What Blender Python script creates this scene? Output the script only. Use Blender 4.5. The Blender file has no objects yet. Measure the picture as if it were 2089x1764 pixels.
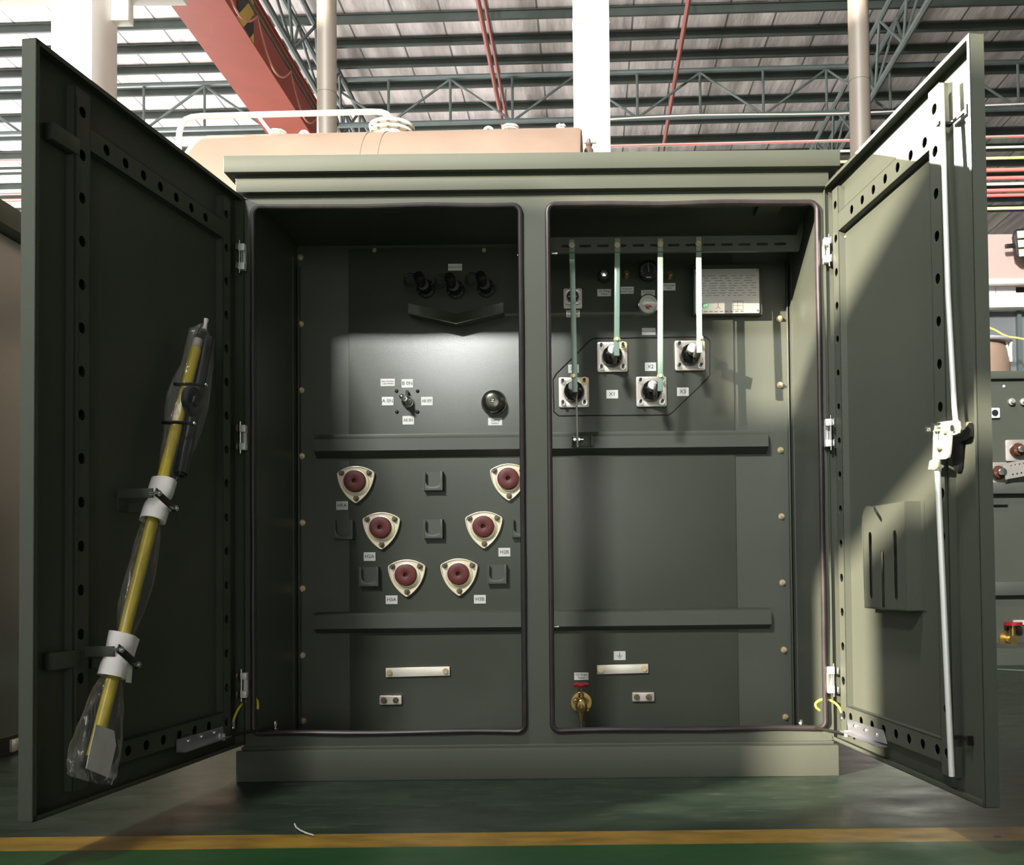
import bpy, bmesh, math, random
from mathutils import Matrix, Vector
random.seed(7)
sc = bpy.context.scene
COL = sc.collection
R = math.radians

# ------------------------------------------------------------------ camera
FPX, PU, PV, UNIT = 1980.0, 1205.0, 1110.0, 0.0014
PITCH, ROLL, CAMH = 1.5, -0.6, 0.5863
cam_mat = Matrix.Rotation(R(90 + PITCH), 3, 'X') @ Matrix.Rotation(R(ROLL), 3, 'Z')
CAM = Vector((0, -FPX * UNIT, CAMH))
cd = bpy.data.cameras.new('camera')
cd.sensor_width = 36; cd.sensor_fit = 'HORIZONTAL'
cd.lens = FPX / 2089 * 36
cd.shift_x = (1044.5 - PU) / 2089
cd.shift_y = (PV - 882) / 2089
cd.clip_start = 0.05; cd.clip_end = 300
cam = bpy.data.objects.new('camera', cd)
cam.matrix_world = Matrix.Translation(CAM) @ cam_mat.to_4x4()
COL.objects.link(cam); sc.camera = cam

# ------------------------------------------------------------------ world, sun, exposure
sc.view_settings.view_transform = 'Standard'
sc.view_settings.look = 'None'
sc.view_settings.gamma = 1.0
sc.view_settings.use_curve_mapping = False
sc.view_settings.exposure = 0.0
w = bpy.data.worlds.new('sky'); sc.world = w
w.use_nodes = True
bg = w.node_tree.nodes['Background']
bg.inputs[0].default_value = (0.93, 0.96, 1.0, 1)
bg.inputs[1].default_value = 0.075

def light(kind, name, loc, aim, power, color=(1, 1, 1), **kw):
    d = bpy.data.lights.new(name, kind); d.energy = power; d.color = color
    for k, v in kw.items(): setattr(d, k, v)
    o = bpy.data.objects.new(name, d); COL.objects.link(o)
    o.location = loc
    o.rotation_euler = (Vector(aim) - Vector(loc)).to_track_quat('-Z', 'Y').to_euler()
    return o
SUN = Vector((1.3, -1, -0.49))            # low sun from behind on the left, skims over the lid
light('SUN', 'sun', (-14, 12, 8), Vector((-14, 12, 8)) + SUN, 40, (1, 0.97, 0.92), angle=R(0.5))
GLARE = Vector((1.2, 1, -0.44))           # added second sun, for the glare from the front left
light('SUN', 'second_sun_glare', (-12, -10, 6), Vector((-12, -10, 6)) + GLARE, 22, (1, 0.90, 0.73), angle=R(0.45))
light('AREA', 'front_fill', (-5.2, -14, 9.7), (-0.2, 0, 1.2), 10000, (0.97, 0.98, 0.95), shape='RECTANGLE', size=2.2, size_y=2.2)  # added soft fill from high front left, its source unseen
light('AREA', 'tank_face_sheen_fill', (0.55, -9.25, 1.3), (0.55, 0, 1.3), 70, (1, 0.95, 0.88), shape='RECTANGLE', size=1.8, size_y=2.6)  # added light, mirrored as a sheen in the tank face; no doorway is seen
light('AREA', 'floor_fill', (-1.9, -2.4, 9.0), (-1.2, -1.2, 0), 430, (1, 0.97, 0.9), shape='DISK', size=1.2)  # added fill that brightens the floor; no lamp is known there
light('AREA', 'roof_bounce_fill', (-14, 20, 0.7), (-9, 21, 11), 9800, (1, 0.96, 0.96), shape='RECTANGLE', size=12, size_y=9)  # added lamp, standing in for light bounced up onto the roof lining

# ------------------------------------------------------------------ photo helpers: a pixel's ray met with a real plane
def ray(u, v):
    return cam_mat @ Vector(((u - PU) / FPX, -(v - PV) / FPX, -1.0))
def aty(u, v, y=0.0):
    d = ray(u, v); return CAM + d * ((y - CAM.y) / d.y)
def atz(u, v, z=0.0):
    d = ray(u, v); return CAM + d * ((z - CAM.z) / d.z)
def atplane(u, v, P, n):
    d = ray(u, v); return CAM + d * ((P - CAM).dot(n) / d.dot(n))

# ------------------------------------------------------------------ materials
def mat(name, col, rough=0.5, metal=0.0, var=0.0, vscale=6, bump=0.0, bscale=300, spec=0.5, col2=None, alpha=1, trans=0, coat=0, stretch=None):
    m = bpy.data.materials.new(name); m.use_nodes = True
    nt = m.node_tree; b = nt.nodes['Principled BSDF']
    b.inputs['Base Color'].default_value = (*col, 1)
    b.inputs['Roughness'].default_value = rough
    b.inputs['Metallic'].default_value = metal
    b.inputs['Specular IOR Level'].default_value = spec
    b.inputs['Alpha'].default_value = alpha
    b.inputs['Transmission Weight'].default_value = trans
    b.inputs['Coat Weight'].default_value = coat
    tc = nt.nodes.new('ShaderNodeTexCoord'); src = tc.outputs['Object']
    if stretch:
        mp = nt.nodes.new('ShaderNodeMapping'); mp.inputs['Scale'].default_value = stretch
        nt.links.new(src, mp.inputs[0]); src = mp.outputs[0]
    if var or col2:
        n = nt.nodes.new('ShaderNodeTexNoise'); n.inputs['Scale'].default_value = vscale; n.inputs['Detail'].default_value = 6
        nt.links.new(src, n.inputs['Vector'])
        r = nt.nodes.new('ShaderNodeValToRGB')
        c2 = col2 or tuple(c * (1 - var) for c in col)
        r.color_ramp.elements[0].position = 0.35; r.color_ramp.elements[1].position = 0.65
        r.color_ramp.elements[0].color = (*c2, 1); r.color_ramp.elements[1].color = (*col, 1)
        nt.links.new(n.outputs['Fac'], r.inputs[0]); nt.links.new(r.outputs[0], b.inputs['Base Color'])
    if bump:
        n2 = nt.nodes.new('ShaderNodeTexNoise'); n2.inputs['Scale'].default_value = bscale; n2.inputs['Detail'].default_value = 3
        nt.links.new(tc.outputs['Object'], n2.inputs['Vector'])
        bp = nt.nodes.new('ShaderNodeBump'); bp.inputs['Strength'].default_value = bump; bp.inputs['Distance'].default_value = 0.002
        nt.links.new(n2.outputs['Fac'], bp.inputs['Height']); nt.links.new(bp.outputs[0], b.inputs['Normal'])
    return m

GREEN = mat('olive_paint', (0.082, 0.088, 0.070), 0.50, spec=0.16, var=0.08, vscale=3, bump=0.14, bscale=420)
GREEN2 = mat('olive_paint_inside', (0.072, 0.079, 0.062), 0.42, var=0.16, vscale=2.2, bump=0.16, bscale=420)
SEAL = mat('rubber_gasket', (0.030, 0.022, 0.024), 0.38, var=0.3, vscale=30)
ZINC = mat('zinc_plated', (0.78, 0.78, 0.76), 0.25, 1.0, var=0.12, vscale=25)
YZINC = mat('yellow_zinc', (0.80, 0.75, 0.50), 0.36, 0.3, col2=(0.82, 0.70, 0.60), vscale=14)
STEEL = mat('tinned_steel', (0.66, 0.60, 0.54), 0.34, 0.6, var=0.12, vscale=18)
BARM = mat('tinned_bar', (0.85, 0.80, 0.68), 0.34, 0.3, var=0.1, vscale=12)
DARKM = mat('dark_metal', (0.035, 0.032, 0.030), 0.38, 0.6)
BOLT = mat('brassy_bolt', (0.70, 0.56, 0.36), 0.30, 0.6, var=0.3, vscale=60)
NUT = mat('dark_nut', (0.20, 0.17, 0.11), 0.35, 0.85, var=0.4, vscale=60)
BRASS = mat('brass', (0.62, 0.44, 0.17), 0.28, 0.95, var=0.2, vscale=30)
REDRES = mat('red_epoxy', (0.125, 0.015, 0.012), 0.5, var=0.18, vscale=40)
REDP = mat('red_handle', (0.38, 0.010, 0.022), 0.25, coat=0.3)
BLACKP = mat('black_porcelain', (0.012, 0.011, 0.010), 0.10, coat=0.5)
BLACK = mat('black_plastic', (0.012, 0.012, 0.013), 0.4)
WHITEL = mat('white_label', (0.70, 0.69, 0.67), 0.5, var=0.05, vscale=40)
INK = mat('black_ink', (0.03, 0.03, 0.035), 0.6)
GLASSY = mat('gauge_glass', (0.9, 0.9, 0.9), 0.03, trans=1.0, alpha=0.25)
DIAL = mat('white_dial', (0.72, 0.72, 0.70), 0.5)
DIALB = mat('black_dial', (0.015, 0.015, 0.016), 0.4)
REDMARK = mat('red_mark', (0.6, 0.03, 0.02), 0.5)
GLASSFIB = mat('green_glass_fibre', (0.28, 0.39, 0.32), 0.30, var=0.15, vscale=20, stretch=(1, 1, 0.05))
YELW = mat('yellow_wire', (0.78, 0.66, 0.06), 0.4)
YGRN = mat('green_wire_stripe', (0.12, 0.38, 0.05), 0.4)
YPOLE = mat('yellow_fibreglass', (0.60, 0.47, 0.05), 0.35, var=0.1, vscale=20)
DGREY = mat('dark_grey_tube', (0.030, 0.029, 0.034), 0.35, var=0.25, vscale=40)
FOAM = mat('white_foam', (0.80, 0.76, 0.74), 0.85, bump=0.2, bscale=150)
PAPER = mat('white_paper', (0.88, 0.85, 0.85), 0.8, var=0.08, vscale=25)
PLATE = mat('nameplate_steel', (0.74, 0.72, 0.68), 0.30, 0.7, var=0.06, vscale=8)
LOGO = mat('green_logo', (0.10, 0.42, 0.24), 0.5)
TAN = mat('tan_paint', (0.30, 0.20, 0.145), 0.55, col2=(0.35, 0.24, 0.175), vscale=2.5)
CREAM = mat('cream_paint', (0.86, 0.82, 0.72), 0.5)
CONC = mat('white_plaster', (0.86, 0.83, 0.80), 0.8, var=0.08, vscale=1.5)
PIPEC = mat('taupe_paint', (0.18, 0.15, 0.122), 0.5, var=0.08, vscale=4)
CRANE = mat('orange_red_paint', (0.40, 0.060, 0.036), 0.45, var=0.12, vscale=2)
TRUSS = mat('grey_green_steel', (0.115, 0.14, 0.135), 0.5, var=0.2, vscale=3)
PURL = mat('green_purlin', (0.050, 0.066, 0.057), 0.5, var=0.3, vscale=2)
REDPIPE = mat('red_pipe', (0.60, 0.10, 0.10), 0.4)
CONDUIT = mat('dark_red_conduit', (0.30, 0.10, 0.085), 0.5)
YELPIPE = mat('yellow_pipe', (0.80, 0.66, 0.22), 0.4)
WHTPIPE = mat('pale_pipe', (0.82, 0.76, 0.72), 0.4)
PINK = mat('pink_wall', (0.52, 0.375, 0.335), 0.8, var=0.05, vscale=2)
GREYW = mat('grey_partition', (0.17, 0.18, 0.19), 0.5, var=0.1, vscale=2)
GREYG = mat('grey_window_glass', (0.50, 0.51, 0.55), 0.25)
LED = mat('led_panel', (0.80, 0.76, 0.52), 0.3)
THREAD = mat('pale_thread', (0.6, 0.58, 0.5), 0.6)

def film_mat():
    m = bpy.data.materials.new('clear_plastic_film'); m.use_nodes = True
    nt = m.node_tree; out = nt.nodes['Material Output']; nt.nodes.remove(nt.nodes['Principled BSDF'])
    t = nt.nodes.new('ShaderNodeBsdfTransparent'); t.inputs[0].default_value = (0.96, 0.96, 0.96, 1)
    g = nt.nodes.new('ShaderNodeBsdfGlossy'); g.inputs['Roughness'].default_value = 0.18; g.inputs[0].default_value = (0.9, 0.9, 0.9, 1)
    tl = nt.nodes.new('ShaderNodeBsdfDiffuse'); tl.inputs[0].default_value = (0.8, 0.78, 0.78, 1)
    n = nt.nodes.new('ShaderNodeTexNoise'); n.inputs['Scale'].default_value = 38; n.inputs['Detail'].default_value = 4
    tc = nt.nodes.new('ShaderNodeTexCoord'); mp = nt.nodes.new('ShaderNodeMapping'); mp.inputs['Scale'].default_value = (1, 1, 0.2)
    nt.links.new(tc.outputs['Object'], mp.inputs[0]); nt.links.new(mp.outputs[0], n.inputs['Vector'])
    lw = nt.nodes.new('ShaderNodeLayerWeight'); lw.inputs[0].default_value = 0.25
    a = nt.nodes.new('ShaderNodeMath'); a.operation = 'MULTIPLY_ADD'; a.inputs[1].default_value = 0.55; a.inputs[2].default_value = 0.03
    nt.links.new(lw.outputs['Fresnel'], a.inputs[0])
    mx0 = nt.nodes.new('ShaderNodeMixShader'); mx0.inputs[0].default_value = 0.35
    nt.links.new(g.outputs[0], mx0.inputs[1]); nt.links.new(tl.outputs[0], mx0.inputs[2])
    mx = nt.nodes.new('ShaderNodeMixShader')
    nt.links.new(a.outputs[0], mx.inputs[0]); nt.links.new(t.outputs[0], mx.inputs[1]); nt.links.new(mx0.outputs[0], mx.inputs[2])
    bp = nt.nodes.new('ShaderNodeBump'); bp.inputs['Strength'].default_value = 0.8; bp.inputs['Distance'].default_value = 0.01
    nt.links.new(n.outputs['Fac'], bp.inputs['Height']); nt.links.new(bp.outputs[0], g.inputs['Normal']); nt.links.new(bp.outputs[0], lw.inputs['Normal'])
    nt.links.new(mx.outputs[0], out.inputs[0])
    return m
FILM = film_mat()

def floor_mat():
    m = bpy.data.materials.new('green_epoxy_floor'); m.use_nodes = True
    nt = m.node_tree; b = nt.nodes['Principled BSDF']; L = nt.links; b.inputs['Specular IOR Level'].default_value = 0.3
    def N(t, **k):
        n = nt.nodes.new(t)
        for a, v in k.items(): setattr(n, a, v)
        return n
    tc = N('ShaderNodeTexCoord'); sep = N('ShaderNodeSeparateXYZ'); L.new(tc.outputs['Object'], sep.inputs[0])
    def noise(s, d=5, st=None):
        n = N('ShaderNodeTexNoise'); n.inputs['Scale'].default_value = s; n.inputs['Detail'].default_value = d
        if st:
            mp = N('ShaderNodeMapping'); mp.inputs['Scale'].default_value = st; L.new(tc.outputs['Object'], mp.inputs[0]); L.new(mp.outputs[0], n.inputs['Vector'])
        else: L.new(tc.outputs['Object'], n.inputs['Vector'])
        return n
    def math_(op, a, bb=None, clamp=False):
        n = N('ShaderNodeMath', operation=op); n.use_clamp = clamp
        for i, x in enumerate((a, bb)):
            if x is None: continue
            if isinstance(x, (int, float)): n.inputs[i].default_value = x
            else: L.new(x, n.inputs[i])
        return n.outputs[0]
    def ramp(fac, c0, c1, p0, p1):
        r = N('ShaderNodeValToRGB'); r.color_ramp.elements[0].position = p0; r.color_ramp.elements[1].position = p1
        r.color_ramp.elements[0].color = (*c0, 1); r.color_ramp.elements[1].color = (*c1, 1); L.new(fac, r.inputs[0]); return r.outputs[0]
    y0, y1 = atz(1044, 1725).y, atz(1044, 1697).y
    ed = noise(40, 4); edv = math_('MULTIPLY', math_('SUBTRACT', ed.outputs['Fac'], 0.5), 0.006)
    yy = math_('ADD', math_('SUBTRACT', sep.outputs['Y'], math_('MULTIPLY', sep.outputs['X'], 0.0)), edv)
    band = math_('MULTIPLY', math_('GREATER_THAN', yy, y0), math_('LESS_THAN', yy, y1))
    inner = math_('GREATER_THAN', yy, y1)
    nA = noise(3, 6); fresh = ramp(nA.outputs['Fac'], (0.012, 0.055, 0.016), (0.020, 0.074, 0.022), 0.3, 0.7)
    nB = noise(5, 8, (1, 2.2, 1)); worn = ramp(nB.outputs['Fac'], (0.015, 0.027, 0.018), (0.030, 0.045, 0.030), 0.35, 0.7)
    mx = N('ShaderNodeMix', data_type='RGBA'); L.new(inner, mx.inputs[0]); L.new(fresh, mx.inputs[6]); L.new(worn, mx.inputs[7])
    # scuffs: pale scratches in the walked area
    nS = noise(9, 10, (1.5, 5, 1)); sc_ = math_('MULTIPLY', ramp(nS.outputs['Fac'], (0, 0, 0), (1, 1, 1), 0.58, 0.72), inner)
    b.inputs['Specular IOR Level'].default_value = 0.4
    mx2 = N('ShaderNodeMix', data_type='RGBA'); L.new(math_('MULTIPLY', sc_, 0.45), mx2.inputs[0]); L.new(mx.outputs[2], mx2.inputs[6]); mx2.inputs[7].default_value = (0.085, 0.105, 0.075, 1)
    nY = noise(14, 8, (0.6, 1.6, 1)); yel = ramp(nY.outputs['Fac'], (0.17, 0.10, 0.018), (0.31, 0.185, 0.03), 0.30, 0.62)
    mx3 = N('ShaderNodeMix', data_type='RGBA'); L.new(band, mx3.inputs[0]); L.new(mx2.outputs[2], mx3.inputs[6]); L.new(yel, mx3.inputs[7])
    # dark oil spot on the line
    sp = atz(2035, 1706); dx = math_('SUBTRACT', sep.outputs['X'], sp.x); dy = math_('SUBTRACT', sep.outputs['Y'], sp.y)
    nd = noise(60, 3); dd = math_('ADD', math_('ADD', math_('MULTIPLY', dx, dx), math_('MULTIPLY', math_('MULTIPLY', dy, dy), 1.5)), math_('MULTIPLY', math_('SUBTRACT', nd.outputs['Fac'], 0.5), 0.00025))
    mx4 = N('ShaderNodeMix', data_type='RGBA'); L.new(math_('LESS_THAN', dd, 0.00010), mx4.inputs[0]); L.new(mx3.outputs[2], mx4.inputs[6]); mx4.inputs[7].default_value = (0.03, 0.022, 0.012, 1)
    L.new(mx4.outputs[2], b.inputs['Base Color'])
    rr = ramp(nB.outputs['Fac'], (0.32,) * 3, (0.52,) * 3, 0.3, 0.75); L.new(rr, b.inputs['Roughness'])
    bp = N('ShaderNodeBump'); bp.inputs['Strength'].default_value = 0.25; bp.inputs['Distance'].default_value = 0.004
    nb = noise(22, 6); L.new(nb.outputs['Fac'], bp.inputs['Height']); L.new(bp.outputs[0], b.inputs['Normal'])
    return m

def roof_mat():
    m = bpy.data.materials.new('foil_roof_lining'); m.use_nodes = True
    nt = m.node_tree; b = nt.nodes['Principled BSDF']; L = nt.links
    tc = nt.nodes.new('ShaderNodeTexCoord')
    def noise(s, st, d=5):
        mp = nt.nodes.new('ShaderNodeMapping'); mp.inputs['Scale'].default_value = st; L.new(tc.outputs['Object'], mp.inputs[0])
        n = nt.nodes.new('ShaderNodeTexNoise'); n.inputs['Scale'].default_value = s; n.inputs['Detail'].default_value = d; L.new(mp.outputs[0], n.inputs['Vector']); return n
    a = noise(2.2, (1, 0.22, 1)); c = noise(5, (1, 0.1, 1))
    r = nt.nodes.new('ShaderNodeValToRGB')
    e = r.color_ramp.elements; e[0].position = 0.34; e[1].position = 0.66
    e[0].color = (0.30, 0.27, 0.26, 1); e[1].color = (0.66, 0.60, 0.58, 1)
    ad = nt.nodes.new('ShaderNodeMix'); ad.data_type = 'FLOAT'; ad.inputs[0].default_value = 0.45
    L.new(a.outputs['Fac'], ad.inputs[2]); L.new(c.outputs['Fac'], ad.inputs[3]); L.new(ad.outputs[0], r.inputs[0])
    # lap seams every 0.9 m
    sep = nt.nodes.new('ShaderNodeSeparateXYZ'); L.new(tc.outputs['Object'], sep.inputs[0])
    md = nt.nodes.new('ShaderNodeMath'); md.operation = 'PINGPONG'; md.inputs[1].default_value = 0.45; L.new(sep.outputs['X'], md.inputs[0])
    lt = nt.nodes.new('ShaderNodeMath'); lt.operation = 'LESS_THAN'; lt.inputs[1].default_value = 0.018; L.new(md.outputs[0], lt.inputs[0])
    mx = nt.nodes.new('ShaderNodeMix'); mx.data_type = 'RGBA'; L.new(lt.outputs[0], mx.inputs[0]); L.new(r.outputs[0], mx.inputs[6]); mx.inputs[7].default_value = (0.13, 0.13, 0.13, 1)
    L.new(mx.outputs[2], b.inputs['Base Color']); b.inputs['Roughness'].default_value = 0.45; b.inputs['Metallic'].default_value = 0.15
    bp = nt.nodes.new('ShaderNodeBump'); bp.inputs['Strength'].default_value = 0.6; bp.inputs['Distance'].default_value = 0.12
    L.new(a.outputs['Fac'], bp.inputs['Height']); L.new(bp.outputs[0], b.inputs['Normal'])
    return m

def hazard_mat():
    m = bpy.data.materials.new('hazard_stripes'); m.use_nodes = True
    nt = m.node_tree; b = nt.nodes['Principled BSDF']; L = nt.links
    tc = nt.nodes.new('ShaderNodeTexCoord'); mp = nt.nodes.new('ShaderNodeMapping'); mp.inputs['Rotation'].default_value = (R(45), 0, 0)
    L.new(tc.outputs['Object'], mp.inputs[0])
    sep = nt.nodes.new('ShaderNodeSeparateXYZ'); L.new(mp.outputs[0], sep.inputs[0])
    md = nt.nodes.new('ShaderNodeMath'); md.operation = 'PINGPONG'; md.inputs[1].default_value = 0.16; L.new(sep.outputs['Y'], md.inputs[0])
    lt = nt.nodes.new('ShaderNodeMath'); lt.operation = 'LESS_THAN'; lt.inputs[1].default_value = 0.08; L.new(md.outputs[0], lt.inputs[0])
    mx = nt.nodes.new('ShaderNodeMix'); mx.data_type = 'RGBA'; L.new(lt.outputs[0], mx.inputs[0])
    mx.inputs[6].default_value = (0.015, 0.015, 0.015, 1); mx.inputs[7].default_value = (0.7, 0.5, 0.08, 1)
    L.new(mx.outputs[2], b.inputs['Base Color'])
    return m

# ------------------------------------------------------------------ geometry helpers
def frame(o, ex, ey, ez):
    o, ex, ey, ez = map(Vector, (o, ex, ey, ez))
    return Matrix(((ex.x, ey.x, ez.x, o.x), (ex.y, ey.y, ez.y, o.y), (ex.z, ey.z, ez.z, o.z), (0, 0, 0, 1)))
def front(o):                      # local x right, local y up, local z towards the viewer (-Y)
    return frame(o, (1, 0, 0), (0, 0, 1), (0, -1, 0))
def axis_frame(p, d):
    d = Vector(d).normalized(); q = d.to_track_quat('Z', 'Y')
    return Matrix.Translation(Vector(p)) @ q.to_matrix().to_4x4()

def circle(cx, cy, r, n=20, a0=0):
    return [(cx + r * math.cos(a0 + 2 * math.pi * i / n), cy + r * math.sin(a0 + 2 * math.pi * i / n)) for i in range(n)]
def rrect(x0, y0, x1, y1, r, n=5):
    p = []
    for cx, cy, a in ((x1 - r, y1 - r, 0), (x0 + r, y1 - r, 90), (x0 + r, y0 + r, 180), (x1 - r, y0 + r, 270)):
        for i in range(n + 1):
            t = R(a + 90 * i / n); p.append((cx + r * math.cos(t), cy + r * math.sin(t)))
    return p
def slot(ax, ay, bx, by, r, n=6):
    t = math.atan2(by - ay, bx - ax); p = []
    for i in range(n + 1):
        a = t - math.pi / 2 + math.pi * i / n; p.append((bx + r * math.cos(a), by + r * math.sin(a)))
    for i in range(n + 1):
        a = t + math.pi / 2 + math.pi * i / n; p.append((ax + r * math.cos(a), ay + r * math.sin(a)))
    return p

class MB:
    def __init__(s): s.bm = bmesh.new()
    def add(s, me, M=None):
        if M is not None: me.transform(M)
        s.bm.from_mesh(me); bpy.data.meshes.remove(me); return s
    def box(s, x0, x1, y0, y1, z0, z1, M=None, bev=0.0):
        b = bmesh.new(); bmesh.ops.create_cube(b, size=1)
        bmesh.ops.transform(b, verts=b.verts, matrix=Matrix.Translation(((x0 + x1) / 2, (y0 + y1) / 2, (z0 + z1) / 2)) @ Matrix.Diagonal((abs(x1 - x0), abs(y1 - y0), abs(z1 - z0), 1)))
        if bev: bmesh.ops.bevel(b, geom=b.edges[:], offset=bev, segments=2, affect='EDGES', profile=0.5)
        me = bpy.data.meshes.new('t'); b.to_mesh(me); b.free(); return s.add(me, M)
    def cyl(s, p0, p1, r, r2=None, n=20, cap=True):
        p0, p1 = Vector(p0), Vector(p1); d = p1 - p0
        b = bmesh.new(); bmesh.ops.create_cone(b, cap_ends=cap, segments=n, radius1=r, radius2=r if r2 is None else r2, depth=d.length)
        bmesh.ops.transform(b, verts=b.verts, matrix=Matrix.Translation((0, 0, d.length / 2)))
        me = bpy.data.meshes.new('t'); b.to_mesh(me); b.free(); return s.add(me, axis_frame(p0, d))
    def hexa(s, p, d, r, h): return s.cyl(p, Vector(p) + Vector(d).normalized() * h, r, n=6)
    def ball(s, p, r, sc_=(1, 1, 1), n=18, M=None):
        b = bmesh.new(); bmesh.ops.create_uvsphere(b, u_segments=n, v_segments=n // 2, radius=r)
        me = bpy.data.meshes.new('t'); b.to_mesh(me); b.free()
        return s.add(me, (M or Matrix.Identity(4)) @ Matrix.Translation(Vector(p)) @ Matrix.Diagonal((*sc_, 1)))
    def lathe(s, prof, M, n=28):       # profile (radius, height along local z)
        b = bmesh.new(); rings = []
        for r, h in prof:
            rings.append([b.verts.new((max(r, 1e-5) * math.cos(2 * math.pi * i / n), max(r, 1e-5) * math.sin(2 * math.pi * i / n), h)) for i in range(n)])
        for a, c in zip(rings, rings[1:]):
            for i in range(n): b.faces.new((a[i], a[(i + 1) % n], c[(i + 1) % n], c[i]))
        b.faces.new(rings[0][::-1]); b.faces.new(rings[-1])
        me = bpy.data.meshes.new('t'); b.to_mesh(me); b.free(); return s.add(me, M)
    def tube(s, pts, r, n=10, closed=False, cap=True):
        pts = [Vector(p) for p in pts]; N = len(pts); b = bmesh.new(); rings = []; prev = None
        for i, p in enumerate(pts):
            if closed: t = (pts[(i + 1) % N] - pts[i - 1])
            else: t = pts[min(i + 1, N - 1)] - pts[max(i - 1, 0)]
            t.normalize()
            if prev is None:
                a = Vector((0, 0, 1)) if abs(t.z) < 0.9 else Vector((1, 0, 0)); x = t.cross(a).normalized()
            else: x = (prev - t * prev.dot(t)).normalized()
            prev = x; y = t.cross(x); rr = r[i] if isinstance(r, (list, tuple)) else r
            rings.append([b.verts.new(p + x * rr * math.cos(2 * math.pi * k / n) + y * rr * math.sin(2 * math.pi * k / n)) for k in range(n)])
        for i in range(N if closed else N - 1):
            a, c = rings[i], rings[(i + 1) % N]
            for k in range(n): b.faces.new((a[k], a[(k + 1) % n], c[(k + 1) % n], c[k]))
        if not closed and cap: b.faces.new(rings[0][::-1]); b.faces.new(rings[-1])
        me = bpy.data.meshes.new('t'); b.to_mesh(me); b.free(); return s.add(me)
    def plate(s, outer, holes, t, M, z0=0.0, bev=0.0):   # flat plate with holes, local z from z0 to z0+t
        cu = bpy.data.curves.new('t', 'CURVE'); cu.dimensions = '2D'; cu.fill_mode = 'BOTH'; cu.extrude = t / 2
        if bev: cu.bevel_depth = bev; cu.bevel_resolution = 1; cu.extrude = max(t / 2 - bev, 0.0001); cu.offset = -bev
        for lp in [outer] + list(holes):
            sp = cu.splines.new('POLY'); sp.points.add(len(lp) - 1); sp.use_cyclic_u = True
            for q, (x, y) in zip(sp.points, lp): q.co = (x, y, 0, 1)
        ob = bpy.data.objects.new('t', cu); me = bpy.data.meshes.new_from_object(ob)
        bpy.data.objects.remove(ob); bpy.data.curves.remove(cu)
        return s.add(me, M @ Matrix.Translation((0, 0, z0 + t / 2)))
    def prism(s, prof, x0, x1, M):     # profile (y,z) swept along local x
        b = bmesh.new(); A = [b.verts.new((x0, y, z)) for y, z in prof]; B = [b.verts.new((x1, y, z)) for y, z in prof]
        n = len(prof)
        for i in range(n): b.faces.new((A[i], A[(i + 1) % n], B[(i + 1) % n], B[i]))
        b.faces.new(A[::-1]); b.faces.new(B)
        me = bpy.data.meshes.new('t'); b.to_mesh(me); b.free(); return s.add(me, M)
    def text(s, body, size, M, align='CENTER', ext=0.0003, sx=1.0):
        cu = bpy.data.curves.new('t', 'FONT'); cu.body = body; cu.size = size; cu.align_x = align; cu.align_y = 'CENTER'; cu.extrude = ext
        cu.resolution_u = 3
        ob = bpy.data.objects.new('t', cu); me = bpy.data.meshes.new_from_object(ob)
        if '1' in body:                                   # the built-in font's 1 has no flag: add it
            def right(tx):
                cu.body = tx; m2 = bpy.data.meshes.new_from_object(ob); r = max(v.co.x for v in m2.vertices); l = min(v.co.x for v in m2.vertices); bpy.data.meshes.remove(m2); return r, l
            cu.align_x = 'LEFT'; r1, _ = right(body[:body.index('1') + 1]); rT, lT = right(body)
            x1 = r1 - (rT + lT) / 2; k = size
            s.plate([(x1 - 0.02 * k, 0.35 * k), (x1 - 0.10 * k, 0.35 * k), (x1 - 0.24 * k, 0.25 * k), (x1 - 0.24 * k, 0.17 * k), (x1 - 0.09 * k, 0.24 * k)], [], 2 * ext, M, -ext)
        bpy.data.objects.remove(ob); bpy.data.curves.remove(cu)
        return s.add(me, M @ Matrix.Diagonal((sx, 1, 1, 1)))
    def quad(s, pts):
        b = bmesh.new(); b.faces.new([b.verts.new(p) for p in pts]); me = bpy.data.meshes.new('t'); b.to_mesh(me); b.free(); return s.add(me)

ORG = {}
def put(name, mb, m, parent=None, at=None, smooth=35, fix=True):
    me = bpy.data.meshes.new(name); bm = mb.bm
    if fix:
        bmesh.ops.remove_doubles(bm, verts=bm.verts, dist=1e-6); bmesh.ops.recalc_face_normals(bm, faces=bm.faces)
    at = Vector(at) if at is not None else (ORG[parent.name] if parent is not None else Vector((0, 0, 0)))
    bmesh.ops.transform(bm, verts=bm.verts, matrix=Matrix.Translation(-at))
    bm.to_mesh(me); bm.free()
    if smooth:
        me.polygons.foreach_set('use_smooth', [True] * len(me.polygons)); me.set_sharp_from_angle(angle=R(smooth))
    me.materials.append(m)
    o = bpy.data.objects.new(name, me); COL.objects.link(o)
    if parent is not None:
        o.parent = parent; o.location = at - ORG[parent.name]
    else: o.location = at
    ORG[o.name] = at
    return o
def thing(name, label, cat, loc=(0, 0, 0), group=None):
    o = bpy.data.objects.new(name, None); COL.objects.link(o); o.location = loc; o.empty_display_size = 0.1
    ORG[o.name] = Vector(loc); return tag(o, label, cat, group)
def tag(o, label, cat, group=None):
    o['label'] = label; o['category'] = cat
    if group: o['group'] = group
    return o
def struct(o): o['kind'] = 'structure'; return o
def copy_part(o, parent, delta):        # a copy of a part with copies of its sub-parts, moved by delta
    c = o.copy(); COL.objects.link(c); c.parent = parent; c.location = o.location + Vector(delta)
    ORG[c.name] = ORG[o.name] + Vector(delta)
    for ch in o.children:
        d = ch.copy(); COL.objects.link(d); d.parent = c
    return c

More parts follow.
